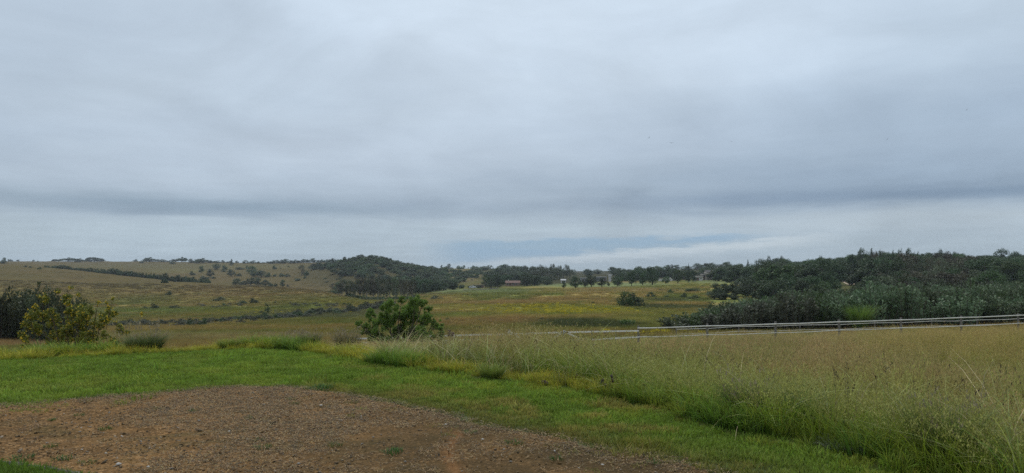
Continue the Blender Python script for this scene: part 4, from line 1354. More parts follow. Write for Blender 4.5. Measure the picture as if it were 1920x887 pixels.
for i in range(30):
    px = rnd.uniform(775, 852)
    plant_px('thicket_tree', 'broad', i % 4, 'dark_leaf', px, np.interp(px, [775, 850], [552, 546]) - rnd.uniform(0, 5), rnd.uniform(17, 25), rnd.uniform(14, 24) * np.interp(px, [775, 850], [1.25, 0.8]),
             'dense dark tree beside the gum grove', 'tree', 'dense trees between grove and mown field', ymin=320)
for i in range(14):
    px = rnd.uniform(843, 902)
    plant_px('thicket_bush', 'bush', i % 4, 'dark_leaf', px, 542 - rnd.uniform(0, 4), rnd.uniform(9, 14), rnd.uniform(5, 9), 'low dark bush beyond the mown field', 'bush', 'bushes beyond the mown field', ymin=400)
for i, (px, py, s_) in enumerate([(862, 520, 6), (874, 522, 6), (879, 521, 5), (891, 520, 5), (896, 521, 4), (848, 525, 4), (864, 527, 4), (885, 526, 4)]):
    plant_px('slope_bush', 'bush', i % 4, 'dark_leaf', px, py, s_, s_ * 0.7, 'small bush dotted on the tan slope behind the wooded hill', 'bush', 'bushes on the far tan slope', ymin=500)
for i, (px, hp) in enumerate([(828, 6), (841, 9), (859, 6), (870, 6), (888, 6), (894, 5), (878, 3), (834, 3)]):
    plant_px('ridge_tree', 'broad', i % 3, 'dark_leaf', px, 502.5, hp * 1.0, hp, 'small round tree on the ridge behind the wooded hill', 'tree', 'small trees on the ridge', ymin=650)

# --- woods across the middle distance
for i in range(120):
    px = rnd.uniform(838, 1060) if i < 70 else rnd.uniform(1060, 1370)
    Yt = rnd.uniform(620, 1050) if i < 70 else rnd.uniform(520, 1000)
    X = (px - 960) / F * Yt
    if px < 900 and Yt < 820:
        continue
    plant('wood_tree', rnd.choice(['broad', 'broad', 'gum', 'pine']), rnd.randrange(3), rnd.choice(['dark_leaf', 'dark_leaf', 'mid_leaf']), X, Yt, rnd.uniform(11, 16), rnd.uniform(6, 9.5) * (0.6 if px < 915 else 1.0),
          'dark tree in the distant wooded belt across the middle of the view', 'tree', 'distant wooded belt')
for i in range(44):
    px = rnd.uniform(906, 1034)
    Yt = rnd.uniform(395, 540)
    if 940 < px < 982 and Yt < 500:
        Yt = rnd.uniform(500, 560)
    py = 0
    top = np.interp(px, [906, 930, 990, 1010, 1034], [514, 512, 509, 516, 528])
    X = (px - 960) / F * Yt
    zt = EYE - Yt * (top - HZ) / F
    hgt = (zt - float(H(X, Yt))) * rnd.uniform(0.78, 1.0)
    plant('farm_tree', rnd.choice(['broad', 'pine', 'broad']), rnd.randrange(3), 'dark_leaf', X, Yt, rnd.uniform(6.5, 9.5), max(4, hgt),
          'big dark tree in the clump around the red-roofed house', 'tree', 'trees around the red-roofed house')
for i in range(14):
    px = rnd.uniform(990, 1072)
    Yt = rnd.uniform(560, 640)
    plant('gum_row_tree', 'gum', i % 3, 'gum_leaf', (px - 960) / F * Yt, Yt, rnd.uniform(9, 12), rnd.uniform(10, 13.5), 'tall gum behind the clump of farm trees', 'tree', 'tall gums behind the farm')
# --- the avenue
AV = [(1057, 541, 10, 14, 'smallest tree at the open end of the avenue'), (1079, 540.5, 27, 23, 'spreading dark tree with a clear trunk, second in the avenue'), (1097, 539, 14, 17, 'narrow tree with a dark stout trunk, third in the avenue'),
      (1109, 538.5, 24, 22, 'twin-stemmed loose tree, fourth in the avenue'), (1128, 537.5, 21, 17, 'low spreading tree in front of the flat-roofed shed'), (1141, 537, 8, 8, 'tiny tree in the gap below the white water tower'),
      (1158, 537.5, 24, 22, 'dark round tree just beyond the white water tower'), (1184, 536, 20, 28, 'tall loose tree where the avenue meets the wood'), (1205, 535, 19, 24, 'rounded tree in front of the tall dark oak'),
      (1223, 534, 32, 34, 'biggest dark round tree in the avenue'), (1248, 532, 17, 15, 'small pale tree in front of the white wall'), (1271, 531, 26, 25, 'bright green dome-shaped tree before the white wall'),
      (1290, 530, 15, 21, 'dark narrow tree next to the bright green dome'), (1301, 529, 15, 23, 'dark tree at the corner of the pale house')]
for i, (px, py, wp, hp, lab) in enumerate(AV):
    plant_px('avenue_tree', 'broad', i % 4, 'mid_leaf' if i in (10, 11) else 'dark_leaf', px, py, wp, hp, lab, 'tree', 'trees of the avenue', parts=True, ymin=250)
for i in range(40):
    px = rnd.uniform(1150, 1345)
    Yt = rnd.uniform(440, 560)
    top = np.interp(px, [1150, 1180, 1215, 1235, 1255, 1300, 1345], [509, 507, 501, 503, 501, 506, 501])
    X = (px - 960) / F * Yt
    if 1290 < px < 1350 and Yt < 470:
        continue
    hgt = (EYE - Yt * (top - HZ) / F - float(H(X, Yt))) * rnd.uniform(0.8, 1.02)
    plant('back_tree', rnd.choice(['broad', 'broad', 'umbrella', 'pine']), rnd.randrange(3), 'dark_leaf', X, Yt, rnd.uniform(8, 12), max(4, hgt), 'tall dark tree standing behind the avenue', 'tree', 'trees behind the avenue')
plant_px('odd_pine', 'cone', 1, 'dark_leaf', 1291, 524, 7, 29, 'thin ragged conifer rising above the trees behind the avenue', 'tree', ymin=400)

# --- the woods on the rise to the right
cnt = 0
placed = []
tries = 0
while cnt < 250 and tries < 9000:
    tries += 1
    px = rnd.uniform(1335, 1990)
    Yt = 215 + 330 * rnd.random() ** 1.1
    X = (px - 960) / F * Yt
    if px < 1430 and Yt < 330:
        continue
    if 1560 < px < 1625 and Yt < 320:
        continue
    if any((X - a) ** 2 + (Yt - b_) ** 2 < 6.0 ** 2 for a, b_ in placed):
        continue
    placed.append((X, Yt))
    top = np.interp(px, [1335, 1370, 1400, 1440, 1470, 1485, 1530, 1570, 1600, 1625, 1700, 1760, 1850, 1920, 1990],
                    [500, 494, 492, 482, 482, 490, 483, 480, 474, 468, 472, 470, 478, 476, 474])
    g = float(H(X, Yt))
    hmax = EYE - Yt * (top - HZ) / F - g
    hgt = min(rnd.uniform(7, 12), hmax * rnd.uniform(0.82, 1.0))
    if hgt < 3.5:
        continue
    red = 1640 < px < 1850 and Yt < 330
    leaf = rnd.choice(['rust_leaf', 'gum_leaf', 'rust_leaf', 'dark_leaf']) if red else rnd.choice(['dark_leaf', 'dark_leaf', 'mid_leaf'])
    kd = rnd.choice(['gum', 'broad']) if red else rnd.choice(['broad', 'broad', 'pine', 'umbrella'])
    plant('brown_wood_tree' if red else 'hill_wood_tree', kd, rnd.randrange(3), leaf, X, Yt, rnd.uniform(9.5, 15), hgt,
          'brownish loose-crowned tree in the front of the hill wood' if red else 'dark dense tree in the wood climbing the rise', 'tree', 'brownish trees of the hill wood' if red else 'wood on the rise')
    cnt += 1
for i in range(110):
    px = rnd.uniform(1430, 1980)
    if 1565 < px < 1620:
        continue
    Yt = rnd.uniform(165, 225)
    red = 1640 < px < 1850
    plant('undergrowth_tree', rnd.choice(['bush', 'broad']), rnd.randrange(4), rnd.choice(['rust_leaf', 'dark_leaf', 'gum_leaf'] if red else ['dark_leaf', 'dark_leaf', 'mid_leaf']), (px - 960) / F * Yt, Yt,
          rnd.uniform(6, 9), rnd.uniform(4.0, 6.5), 'low leafy tree between the silver thicket and the hill wood', 'tree', 'low trees at the front of the hill wood')
for i, (px, top, hp, wp, kd, lab) in enumerate([
    (1402, 486, 15, 9, 'cone', 'pointed conifer at the low end of the hill wood skyline'), (1362, 494, 12, 4, 'cone', 'thin dark cypress above the pale house'),
    (1417, 484, 14, 8, 'pine', 'small pine in the pair on the hill wood skyline'), (1441, 478, 20, 9, 'pine', 'first pine on the rising wood skyline'), (1466, 479, 18, 9, 'pine', 'second pine on the rising wood skyline'),
    (1537, 476, 14, 9, 'broad', 'knotty treetop above the flat crowns on the skyline'), (1597, 469, 26, 13, 'umbrella', 'leaning flat treetop next to the tallest pines'),
    (1616, 464, 40, 18, 'pine', 'tall pine, first of the three highest on the rise'), (1628, 463, 40, 15, 'pine', 'tall pine, middle of the three highest on the rise'), (1634, 464, 42, 13, 'cone', 'tall pointed pine, last of the three highest on the rise'),
    (1650, 468, 30, 14, 'cone', 'slim dark pine beside the tallest group'), (1674, 467, 30, 10, 'cone', 'slender dark spire behind the brown trees'), (1688, 465, 30, 12, 'pine', 'tall pine over the brown trees'),
    (1704, 464, 28, 14, 'pine', 'broad pine over the brown trees'), (1718, 467, 28, 14, 'pine', 'dark pine between brown crowns'), (1763, 465, 30, 13, 'pine', 'rounded pine standing clear on the skyline'),
    (1790, 471, 20, 10, 'pine', 'smaller rounded pine right after the clear one'), (1774, 473, 14, 5, 'cone', 'thin conifer between two rounded pines'),
    (1877, 465, 20, 21, 'broad', 'open-crowned tree standing above the far wood edge'), (1902, 470, 16, 20, 'broad', 'low round tree beside the open-crowned one')]):
    Yt = 330 if hp > 24 else 430
    X = (px - 960) / F * Yt
    hgt = EYE - Yt * (top - HZ) / F - float(H(X, Yt))
    plant('skyline_pine' if kd != 'broad' else 'skyline_tree', kd, i % 3, 'dark_leaf', X, Yt, wp * Yt / F * 1.4, max(hgt, 4), lab, 'tree', 'trees that top the hill wood')
# dark acacias in front of the wood
AC = [(1350, 557, 46, 26), (1378, 556, 60, 32), (1412, 558, 64, 36), (1447, 560, 62, 34), (1395, 548, 64, 30), (1480, 560, 60, 34), (1512, 560, 56, 34), (1540, 556, 46, 32), (1340, 561, 34, 14), (1430, 546, 62, 34), (1470, 545, 60, 34), (1500, 542, 60, 32), (1535, 541, 50, 30), (1360, 562, 40, 16)]
for i, (px, py, wp, hp) in enumerate(AC):
    plant_px('acacia', 'umbrella' if i % 2 else 'broad', i % 3, 'dark_leaf', px, py, wp, hp, 'wide dark acacia between the thicket and the hill wood', 'tree', 'dark acacias behind the thicket', ymin=120, parts=False)

# --- the silver-green thicket
cnt = 0
placed = []
tries = 0
while cnt < 280 and tries < 20000:
    tries += 1
    px = rnd.uniform(1258, 1990)
    Yt = 62 + 92 * rnd.random() ** 1.25
    X = (px - 960) / F * Yt
    edge_ = np.interp(px, [1258, 1300, 1350, 1420, 1520, 1620, 1700, 2000], [72, 80, 95, 115, 140, 150, 155, 155])
    if Yt > edge_ or Yt < np.interp(px, [1258, 1340, 1450, 1700, 2000], [73, 66, 64, 63, 64]):
        continue
    dmin = 2.0 if Yt < 90 else 3.0
    if any((X - a) ** 2 + (Yt - b_) ** 2 < dmin ** 2 for a, b_ in placed):
        continue
    placed.append((X, Yt))
    hgt = rnd.choice([rnd.uniform(2.3, 3.3), rnd.uniform(3.0, 4.0), rnd.uniform(3.4, 4.6)]) * np.interp(px, [1258, 1320, 1400, 1500], [0.4, 0.62, 0.85, 1.0])
    leaf = 'silver_leaf' if rnd.random() < 0.8 else rnd.choice(['mid_leaf', 'grey_leaf'])
    plant('thicket_shrub', 'wand', rnd.randrange(4), leaf, X, Yt, rnd.uniform(3.6, 4.8), hgt, 'upright silver green shrub in the dense thicket behind the fence', 'shrub', 'silver green thicket')
    cnt += 1
plant_px('low_green_bush', 'bush', 2, 'bright_leaf', 1352, 612, 44, 19, 'fresh green rounded bush at the foot of the thicket', 'bush', ymin=50)
plant_px('low_green_bush', 'bush', 1, 'mid_leaf', 1388, 606, 34, 24, 'mid green bush beside the fresh green one at the thicket foot', 'bush', ymin=50)
# --- dark feathery trees at the left edge
for i, (px, top, wp) in enumerate([(-60, 532, 90), (-15, 538, 80), (25, 537, 78), (62, 540, 70), (95, 543, 56), (125, 552, 48), (150, 552, 40), (20, 556, 80), (75, 560, 66), (-40, 556, 90)]):
    Yt = 60 + 2.2 * (i % 4)
    X = (px - 960) / F * Yt
    hgt = (EYE - Yt * (top - HZ) / F - float(H(X, Yt)) + 0.5) * 1.08
    plant('wattle', 'wand' if i % 2 else 'broad', i % 4, 'wattle_leaf', X, Yt, wp * Yt / F * 1.15, hgt, 'dark feathery wattle in the clump behind the yellow-flowered bush', 'tree', 'dark wattles', sink=0.5)
for i in range(9):
    px = -20 + i * 10
    plant_px('reed_clump', 'wand', i % 4, 'grey_leaf', px, 641, 20, 36 + rnd.uniform(-6, 6), 'grey green reeds at the foot of the dark wattles', 'reeds', 'reeds under the wattles', ymin=50)

# ------------------------------------------------------------------ the two bushes that stand out
def hand_bush(name, Y0, clumps, base_px, label, cat, leaf, size, per, depth, stems=14, stem_r=0.03, seed=1, flowers=None, aspect=0.5):
    r = np.random.default_rng(seed)
    X0 = (base_px - 960) / F * Y0
    z0 = float(H(X0, Y0))
    o = link(name, None, label=label, cat=cat, loc=(X0, Y0, z0))
    C3 = []
    grow = 1.10 if name == 'green_bush' else 1.1
    for (px, py, rp) in clumps:
        dz = r.uniform(-1, 1) * depth
        Y = Y0 + dz
        C3.append(((px - 960) / F * Y0 - X0, dz, EYE - Y0 * (py - HZ) / F - z0, rp * grow * Y0 / F))
    mb = MB()
    order = list(range(len(C3)))
    r.shuffle(order)
    for i_ in order[:stems]:
        c_ = Vector(C3[i_][:3])
        st = Vector((c_.x * 0.35 + r.normal(0, 0.12), c_.y * 0.3, -0.1))
        mid = st.lerp(c_, 0.55) + Vector((r.normal(0, 0.1), r.normal(0, 0.1), 0.05))
        mb.tube([st, mid, c_], [stem_r, stem_r * 0.6, stem_r * 0.2], 5, cap=False)
        for _ in range(3):
            e = c_ + Vector(r.normal(0, 1, 3)).normalized() * C3[i_][3]
            mb.tube([mid.lerp(c_, r.uniform(0.2, 0.9)), e], [stem_r * 0.3, stem_r * 0.1], 4, cap=False)
    mb.build('stems', M['bark'], o)
    # every big clump breaks into small sprays
    sub = []
    for (a, b_, c_, rr) in C3:
        for _ in range(13):
            d = r.normal(0, 1, 3)
            d /= np.linalg.norm(d)
            q = rr * r.uniform(0.35, 0.95)
            sub.append((a + d[0] * q, b_ + d[1] * q, c_ + d[2] * q, rr * r.uniform(0.25, 0.45)))
    V, Fq, W = leaf_cloud(sub, size, per, r, shell=0.2, aspect=aspect, up=0.35, out=0.35)
    link('foliage', mesh('foliage', V, Fq, M[leaf], attrs={'var': W}), o)
    if flowers:
        fs = []
        for i_ in range(flowers):
            a, b_, c_, rr = sub[r.integers(0, len(sub))]
            d = r.normal(0, 1, 3)
            d[1] = -abs(d[1])
            d /= np.linalg.norm(d)
            fs.append((a + d[0] * rr * 1.2, b_ + d[1] * rr * 1.2, c_ + d[2] * rr * 1.25, 0.022))
        V, Fq, W = leaf_cloud(fs, 0.030, 15000, r, shell=0.1, aspect=0.8)
        V[:, 2] -= 0
        link('blossom', mesh('blossom', V, Fq, M['flower'], attrs={'var': W}), o)
    return o


hand_bush('green_bush', 38.0,
          [(785, 563, 13), (796, 568, 9), (772, 570, 13), (765, 582, 15), (742, 574, 14), (727, 576, 11), (722, 588, 12), (700, 583, 8), (690, 595, 11), (681, 603, 8), (700, 612, 15), (686, 620, 12),
           (725, 603, 16), (750, 600, 18), (776, 594, 16), (798, 583, 9), (799, 600, 13), (770, 618, 18), (740, 622, 17), (712, 634, 13), (799, 620, 14), (818, 612, 10), (829, 620, 9), (814, 630, 10), (700, 646, 12), (720, 650, 12),
           (745, 642, 14), (770, 640, 14), (792, 638, 12), (690, 636, 9), (809, 596, 8), (760, 560, 8), (752, 588, 13), (713, 600, 12), (712, 618, 13), (812, 606, 10), (832, 632, 8), (785, 628, 13), (756, 630, 13), (727, 636, 13), (685, 650, 9)], 748,
          'large fresh green bush with several rounded tops behind the tall grass', 'bush', 'bush_leaf', 0.085, 5200, 1.5, stems=24, stem_r=0.045, seed=3)
plant('dark_shrub', 'bush', 1, 'dark_leaf', (672 - 960) / F * 39.5, 39.5, 1.0, 0.75, 'low dark shrub tucked beside the large green bush', 'bush')
cl = []
rr_ = random.Random(11)
for _ in range(70):
    a = rr_.uniform(0, 1)
    px = 52 + 180 * a
    topy = np.interp(px, [52, 70, 100, 140, 180, 215, 232], [618, 585, 556, 560, 580, 590, 612])
    py = rr_.uniform(topy, 652)
    cl.append((px, py, rr_.uniform(7, 12)))
cl += [(126, 540, 4), (97, 546, 5), (145, 553, 4), (150, 566, 6), (113, 560, 7), (205, 566, 4), (216, 577, 5), (222, 566, 3), (212, 560, 3), (238, 590, 4), (60, 600, 6), (80, 575, 6)]
hand_bush('flowering_bush', 20.5, cl, 140, 'loose bush speckled with yellow flowers at the edge of the lawn', 'bush', 'yellow_bush_leaf', 0.055, 9500, 0.9, stems=40, stem_r=0.014, seed=8, flowers=700, aspect=0.45)

# ------------------------------------------------------------------ grass tussocks one can pick out
def tussock(px, py, Y, wp, hp, label, c0, c1, lean=0.9, n=420, heads=0, name='grass_tussock', wd=0.010, seed=0, hc=(0.3, 0.25, 0.16), cat='tussock', k=1.0):
    X = (px - 960) / F * Y
    r = np.random.default_rng(400 + seed)
    rad, h = wp * Y / F * 0.5, hp * Y / F
    parts = [blades(n, rad * 0.55, h, wd, lean, 4, c0, c1, r=r, hv=0.65 if name == 'cane_clump' else 0.4)]
    if heads:
        parts.append(blades(heads, rad * 0.6, h * k, wd * 0.5, lean * 0.8, 4, c0, hc, r=r, heads=heads, head_col=hc, head_len=0.4, head_w=0.06, head_bits=10, bit=0.02))
    V, Fq, C = join(parts)
    return link(name, mesh(name, V, Fq, M['own_grass'], attrs={'col': C}), label=label, cat=cat, loc=(X, Y, float(H(X, Y)) - 0.03))


dk0, dk1 = (0.045, 0.075, 0.02), (0.15, 0.18, 0.055)
yg0, yg1 = (0.06, 0.10, 0.02), (0.24, 0.29, 0.05)
tussock(272, 664, 14.6, 96, 44, 'big dark green tussock with arching blades at the lawn edge beside the flowering bush', (0.04, 0.07, 0.02), (0.12, 0.15, 0.045), 1.0, 1100, 34, seed=1, k=1.7)
tussock(430, 658, 14.9, 62, 24, 'mounded yellow green tussock on the far lawn edge', yg0, yg1, 0.9, 520, seed=2)
tussock(58, 672, 13.8, 54, 26, 'round bright green tussock at the lawn edge in front of the flowering bush', yg0, (0.20, 0.28, 0.05), 0.9, 460, seed=3)
tussock(580, 662, 15.2, 50, 36, 'dark tussock standing at the far corner of the lawn', dk0, dk1, 0.8, 520, 30, seed=4, k=1.3)
tussock(650, 655, 17.5, 70, 42, 'brownish tussock just beyond the lawn corner', (0.06, 0.07, 0.03), (0.17, 0.16, 0.07), 0.8, 420, 40, seed=5, k=1.2)
tussock(528, 648, 17.5, 66, 30, 'grey brown tussock beyond the lawn between two green ones', (0.07, 0.07, 0.035), (0.20, 0.17, 0.09), 0.9, 400, 60, seed=6, k=1.4)
tussock(922, 712, 10.75, 70, 36, 'dense deep green tussock half way down the lawn edge', (0.08, 0.12, 0.022), (0.26, 0.32, 0.06), 0.95, 460, seed=7)
tussock(1395, 800, 7.75, 92, 92, 'large tussock with a dark open foot where tall grass meets the lawn', dk0, (0.16, 0.21, 0.06), 0.75, 620, 20, seed=8, wd=0.008, k=1.15)
tussock(1300, 775, 8.6, 70, 40, 'small fresh tussock just up the edge from the large one', dk0, (0.18, 0.24, 0.06), 0.8, 360, seed=9, wd=0.008)
tussock(1590, 858, 6.5, 130, 34, 'blue grey low tussock on the lawn verge', (0.10, 0.13, 0.075), (0.28, 0.32, 0.21), 1.3, 420, seed=10, wd=0.007)
tussock(1770, 905, 6.0, 150, 150, 'tall fresh green tussock at the near end of the tall grass', dk0, (0.20, 0.26, 0.07), 0.7, 560, 30, seed=11, wd=0.008)
tussock(1505, 812, 7.6, 90, 96, 'blue green tussock beside the large open-footed one', (0.05, 0.09, 0.035), (0.16, 0.23, 0.09), 0.6, 420, seed=12, wd=0.009)
tussock(1611, 622, 62.0, 36, 50, 'bright green cane clump standing in front of the silver thicket', (0.06, 0.11, 0.02), (0.20, 0.31, 0.06), 0.75, 900, name='cane_clump', wd=0.05, seed=13, cat='cane')
# sprouts on the bare soil
sp = None
for i, (px, py, s_) in enumerate([(200, 805, 1.0), (95, 838, 0.9), (40, 861, 1.3), (118, 863, 1.2), (165, 869, 1.0), (470, 785, 0.9), (485, 826, 0.8), (492, 841, 1.1), (545, 750, 0.9), (553, 758, 0.9), (363, 771, 0.9),
                                  (627, 836, 1.0), (735, 850, 1.3), (742, 846, 1.0), (1045, 861, 0.9), (1225, 868, 0.9), (295, 767, 0.8), (600, 731, 2.2), (610, 727, 1.8), (150, 779, 0.8), (965, 832, 1.2), (880, 812, 1.0), (98, 788, 0.7)]):
    X, Y = flatpt(px, py)
    if sp is None:
        V, Fq, C = blades(46, 0.07, 0.045, 0.006, 1.1, 2, (0.04, 0.09, 0.02), (0.11, 0.19, 0.045), r=np.random.default_rng(3))
        sp = mesh('grass_sprout', V, Fq, M['own_grass'], attrs={'col': C})
    link('grass_sprout', sp, label='tiny green grass sprout on the bare brown soil', cat='sprout', group='sprouts on the bare soil', loc=(X, Y, 0.0), rz=i * 1.3, scl=(s_, s_, s_ * 0.9))

# stones lying on the bare soil
for i, (px, py, s_) in enumerate([(222, 873, 2.4), (373, 791, 2.0), (602, 762, 1.9), (472, 748, 1.7), (278, 878, 1.8), (322, 881, 1.6), (836, 798, 1.6), (205, 776, 1.3), (495, 760, 1.3), (88, 833, 1.5), (430, 811, 1.4), (700, 822, 1.5),
                                  (905, 826, 1.4), (958, 868, 1.6), (1040, 848, 1.4), (560, 872, 1.7), (640, 790, 1.3), (150, 812, 1.3), (1130, 874, 1.5), (760, 868, 1.5)]):
    X, Y = flatpt(px, py)
    V, Fq, C = pebble(i % 5)[0]
    link('stone', mesh('stone', V * s_, Fq, M['pale_stone'] if i % 2 == 0 else M['stone']), label=('small pale stone' if i % 2 == 0 else 'small grey brown stone') + ' lying on the bare brown soil', cat='stone',
         group='pale stones on the bare soil' if i % 2 == 0 else 'grey brown stones on the bare soil', loc=(X, Y, 0.012), rz=i * 2.1)

# dead seed stalks standing at the lawn edge
def stalk(px, py, Y, label, hs, seed):
    r = np.random.default_rng(seed)
    X = (px - 960) / F * Y
    mb = MB()
    for (dx, h) in hs:
        b_ = dx * Y / F
        hh = h * Y / F
        tx = b_ + r.normal(0, 0.03)
        mb.tube([(b_, 0, -0.05), ((b_ + tx) / 2 + r.normal(0, .01), r.normal(0, .02), hh * 0.5), (tx, r.normal(0, .02), hh)], [0.009, 0.008, 0.004], 5)
        for _ in range(16):
            s = r.uniform(0.35, 1)
            a = r.uniform(0, 6.28)
            p = Vector((b_ + (tx - b_) * s, 0, hh * s))
            e = p + Vector((math.cos(a) * 0.03, math.sin(a) * 0.03, 0.02))
            mb.tube([p, e], [0.008, 0.011], 4)
    mb.build('dead_weed', M['dead_wood'], label=label, cat='dead weed', loc=(X, Y, float(H(X, Y))))


stalk(1139, 735, 9.45, 'dark dead weed with three knobbly stalks at the lawn edge', [(-8, 26), (1, 18), (7, 32)], 5)
stalk(1078, 705, 10.4, 'thin dark dead weed leaning in the tall grass', [(0, 18), (5, 10)], 6)
stalk(1023, 726, 10.0, 'short dead twig weed at the foot of the edge grass', [(-3, 9), (3, 7)], 7)
# long bleached stems leaning over the grass
for (px, py, Y, lab, tip, hh) in [(1385, 700, 9.0, 'pale dry grass stem bent over the tall grass', (-0.35, 0.1), 0.75), (1830, 770, 6.6, 'single bleached stem leaning in the near tall grass', (0.16, 0), 0.95),
                                 (1000, 700, 11.2, 'curved pale stem arching out by the lawn edge', (-0.30, 0), 0.42), (1325, 740, 8.9, 'upright pale seed stalk above the lawn edge', (-0.06, 0), 0.62)]:
    X = (px - 960) / F * Y
    mb = MB()
    mb.tube([(0, 0, -0.05), (tip[0] * 0.15, tip[1] * 0.2, hh * 0.5), (tip[0] * 0.5, tip[1] * .5, hh * 0.85), (tip[0], tip[1], hh * 0.97)], [0.0045, 0.004, 0.003, 0.0015], 4)
    mb.build('dry_stem', M['straw'], label=lab, cat='grass stem', loc=(X, Y, float(H(X, Y))))

# ------------------------------------------------------------------ fences
def gp(px, Y):
    X = (px - 960) / F * Y
    return X, Y, float(H(X, Y))


def zrow(py, Y):
    return EYE - Y * (py - HZ) / F


def rail_fence():
    o = link('rail_fence', None, label='post and rail fence with two pale rails crossing behind the tall grass', cat='fence', loc=(gp(1197, 42.0)))
    ox, oy, oz = o.location
    posts = [(1197, 42.0, 611, 615, 631.5), (1326, 43.2, 607, 611, 627.5), (1454, 44.4, 603, 607.3, 623.8), (1573, 45.7, 599.5, 603.3, 618.8), (1689, 47.0, 595.5, 599.7, 614.7),
             (1802, 48.4, 592, 595.2, 610.8), (1909, 49.8, 587.5, 591, 606), (2020, 51.2, 583, 586.5, 601.5)]
    pts = []
    for (px, Y, top, r1, r2) in posts:
        X, Y, z = gp(px, Y)
        mb = MB()
        mb.tube([(X - ox, Y - oy, z - oz - 0.3), (X - ox + 0.01, Y - oy, (z + zrow(top, Y)) / 2 - oz), (X - ox, Y - oy, zrow(top, Y) - oz)], [0.075, 0.07, 0.065], 8)
        mb.build('post', M['post'], o)
        pts.append(((X - ox, Y - oy - 0.10, zrow(r1, Y) - oz), (X - ox, Y - oy - 0.10, zrow(r2, Y) - oz)))
    for a, b_ in zip(pts[:-1], pts[1:]):
        for k_, rr_2 in ((0, 0.043), (1, 0.033)):
            p, q = Vector(a[k_]), Vector(b_[k_])
            mid = p.lerp(q, 0.5) + Vector((0, 0, -0.03 if k_ else -0.015))
            mb = MB()
            mb.tube([p + Vector((-0.06, 0, 0)), p.lerp(mid, 0.5) + Vector((0, 0, -0.01)), mid, mid.lerp(q, 0.5), q + Vector((0.02, 0, 0))], [rr_2, rr_2 * 0.95, rr_2 * 0.9, rr_2 * 0.95, rr_2], 6)
            mb.build('rail', M['rail'], o)


def back_fence():
    o = link('far_rail_fence', None, label='thinner rail fence running parallel behind the main one at the thicket foot', cat='fence', loc=(gp(1268, 56.0)))
    ox, oy, oz = o.location
    posts = [(1268, 56.0, 615), (1385, 56.6, 609.5), (1500, 57.2, 607), (1640, 58.0, 603), (1747, 58.8, 599.5), (1832, 59.4, 597.5), (1935, 60, 593.5), (2030, 60.5, 590)]
    pts = []
    for (px, Y, top) in posts:
        X, Y, z = gp(px, Y)
        mb = MB()
        mb.tube([(X - ox, Y - oy, z - oz - 0.3), (X - ox, Y - oy, zrow(top, Y) - oz)], [0.05, 0.045], 6)
        mb.build('post', M['post'], o)
        pts.append([(X - ox, Y - oy - 0.07, zrow(top + 2.4, Y) - oz), (X - ox, Y - oy - 0.07, zrow(top + 11.5, Y) - oz)])
        
    for i, (a, b_) in enumerate(zip(pts[:-1], pts[1:])):
        for k_ in (0, 1):
            mb = MB()
            p, q = Vector(a[k_]), Vector(b_[k_])
            mb.tube([p, p.lerp(q, .5) + Vector((0, 0, -0.05)), q], 0.02, 5)
            mb.build('rail', M['rail'], o)


def tape_fence():
    o = link('tape_fence', None, label='white tape fence on wooden posts with tape tied slanting from three posts', cat='fence', loc=(gp(845, 40.0)))
    ox, oy, oz = o.location
    L = lambda px, py, Y=40.5: Vector(((px - 960) / F * Y - ox, Y - oy - 0.09, zrow(py, Y) - oz))
    posts = [(666, 41.5, 632), (845, 40.0, 622.5), (955, 40.5, 618), (1058, 41.0, 618.5)]
    for (px, Y, top) in posts:
        X, Y, z = gp(px, Y)
        mb = MB()
        mb.tube([(X - ox, Y - oy, z - oz - 0.3), (X - ox, Y - oy, zrow(top, Y) - oz)], [0.075, 0.07], 7)
        mb.build('post', M['post'], o)
    for (px, top) in [(898, 624), (930, 622), (1000, 622), (1110, 619), (1155, 618)]:
        X, Y, z = gp(px, 40.5)
        mb = MB()
        mb.tube([(X - ox, Y - oy, z - oz - 0.2), (X - ox, Y - oy, zrow(top, Y) - oz)], 0.022, 5)
        mb.build('stake', M['post'], o)
    for rows in [[(805, 630.3), (845, 629), (898, 627.5), (955, 626.3), (1000, 624.8), (1058, 623), (1110, 621.7), (1155, 620.8), (1197, 620, 42)],
                 [(830, 638.3), (845, 638), (870, 637), (898, 636.5), (955, 638.8), (1000, 638), (1058, 638.3), (1110, 636.6), (1155, 634), (1197, 631.8, 42)],
                 [(845, 624.5), (852, 632), (860, 641), (885, 644)], [(885, 643), (920, 642), (937, 639), (944, 634), (955, 620.5)], [(955, 620.5), (965, 628), (981, 636), (1000, 639)],
                 [(985, 637), (1008, 640.5), (1026, 639.5), (1038, 634), (1058, 620.5)], [(1058, 620.5), (1068, 626), (1083, 633), (1100, 637)],
                 [(666, 634.5, 41.5), (678, 634.4, 41.4), (700, 634.4, 41.3), (760, 632.5, 40.8), (805, 630.3)], [(666, 642.8, 41.5), (690, 642.5, 41.4), (740, 642, 41), (830, 638.3)]]:
        P_ = [L(*q) for q in rows]
        mb = MB()
        for a, b_ in zip(P_[:-1], P_[1:]):
            mb.beam(a, b_ + (b_ - a).normalized() * 0.01, 0.014, 0.085)
        mb.build('tape', M['tape'], o)
    X, Y, z = gp(845, 40.0)
    mb = MB()
    zt = zrow(622, Y) - oz
    mb.box(X - ox - 0.16, X - ox + 0.0, Y - oy - 0.16, Y - oy - 0.08, zt - 0.26, zt + 0.10)
    mb.box(X - ox + 0.002, X - ox + 0.22, Y - oy - 0.15, Y - oy - 0.085, zt - 0.15, zt - 0.02)
    mb.build('insulator_box', M['insulator'], o)


rail_fence(); back_fence(); tape_fence()
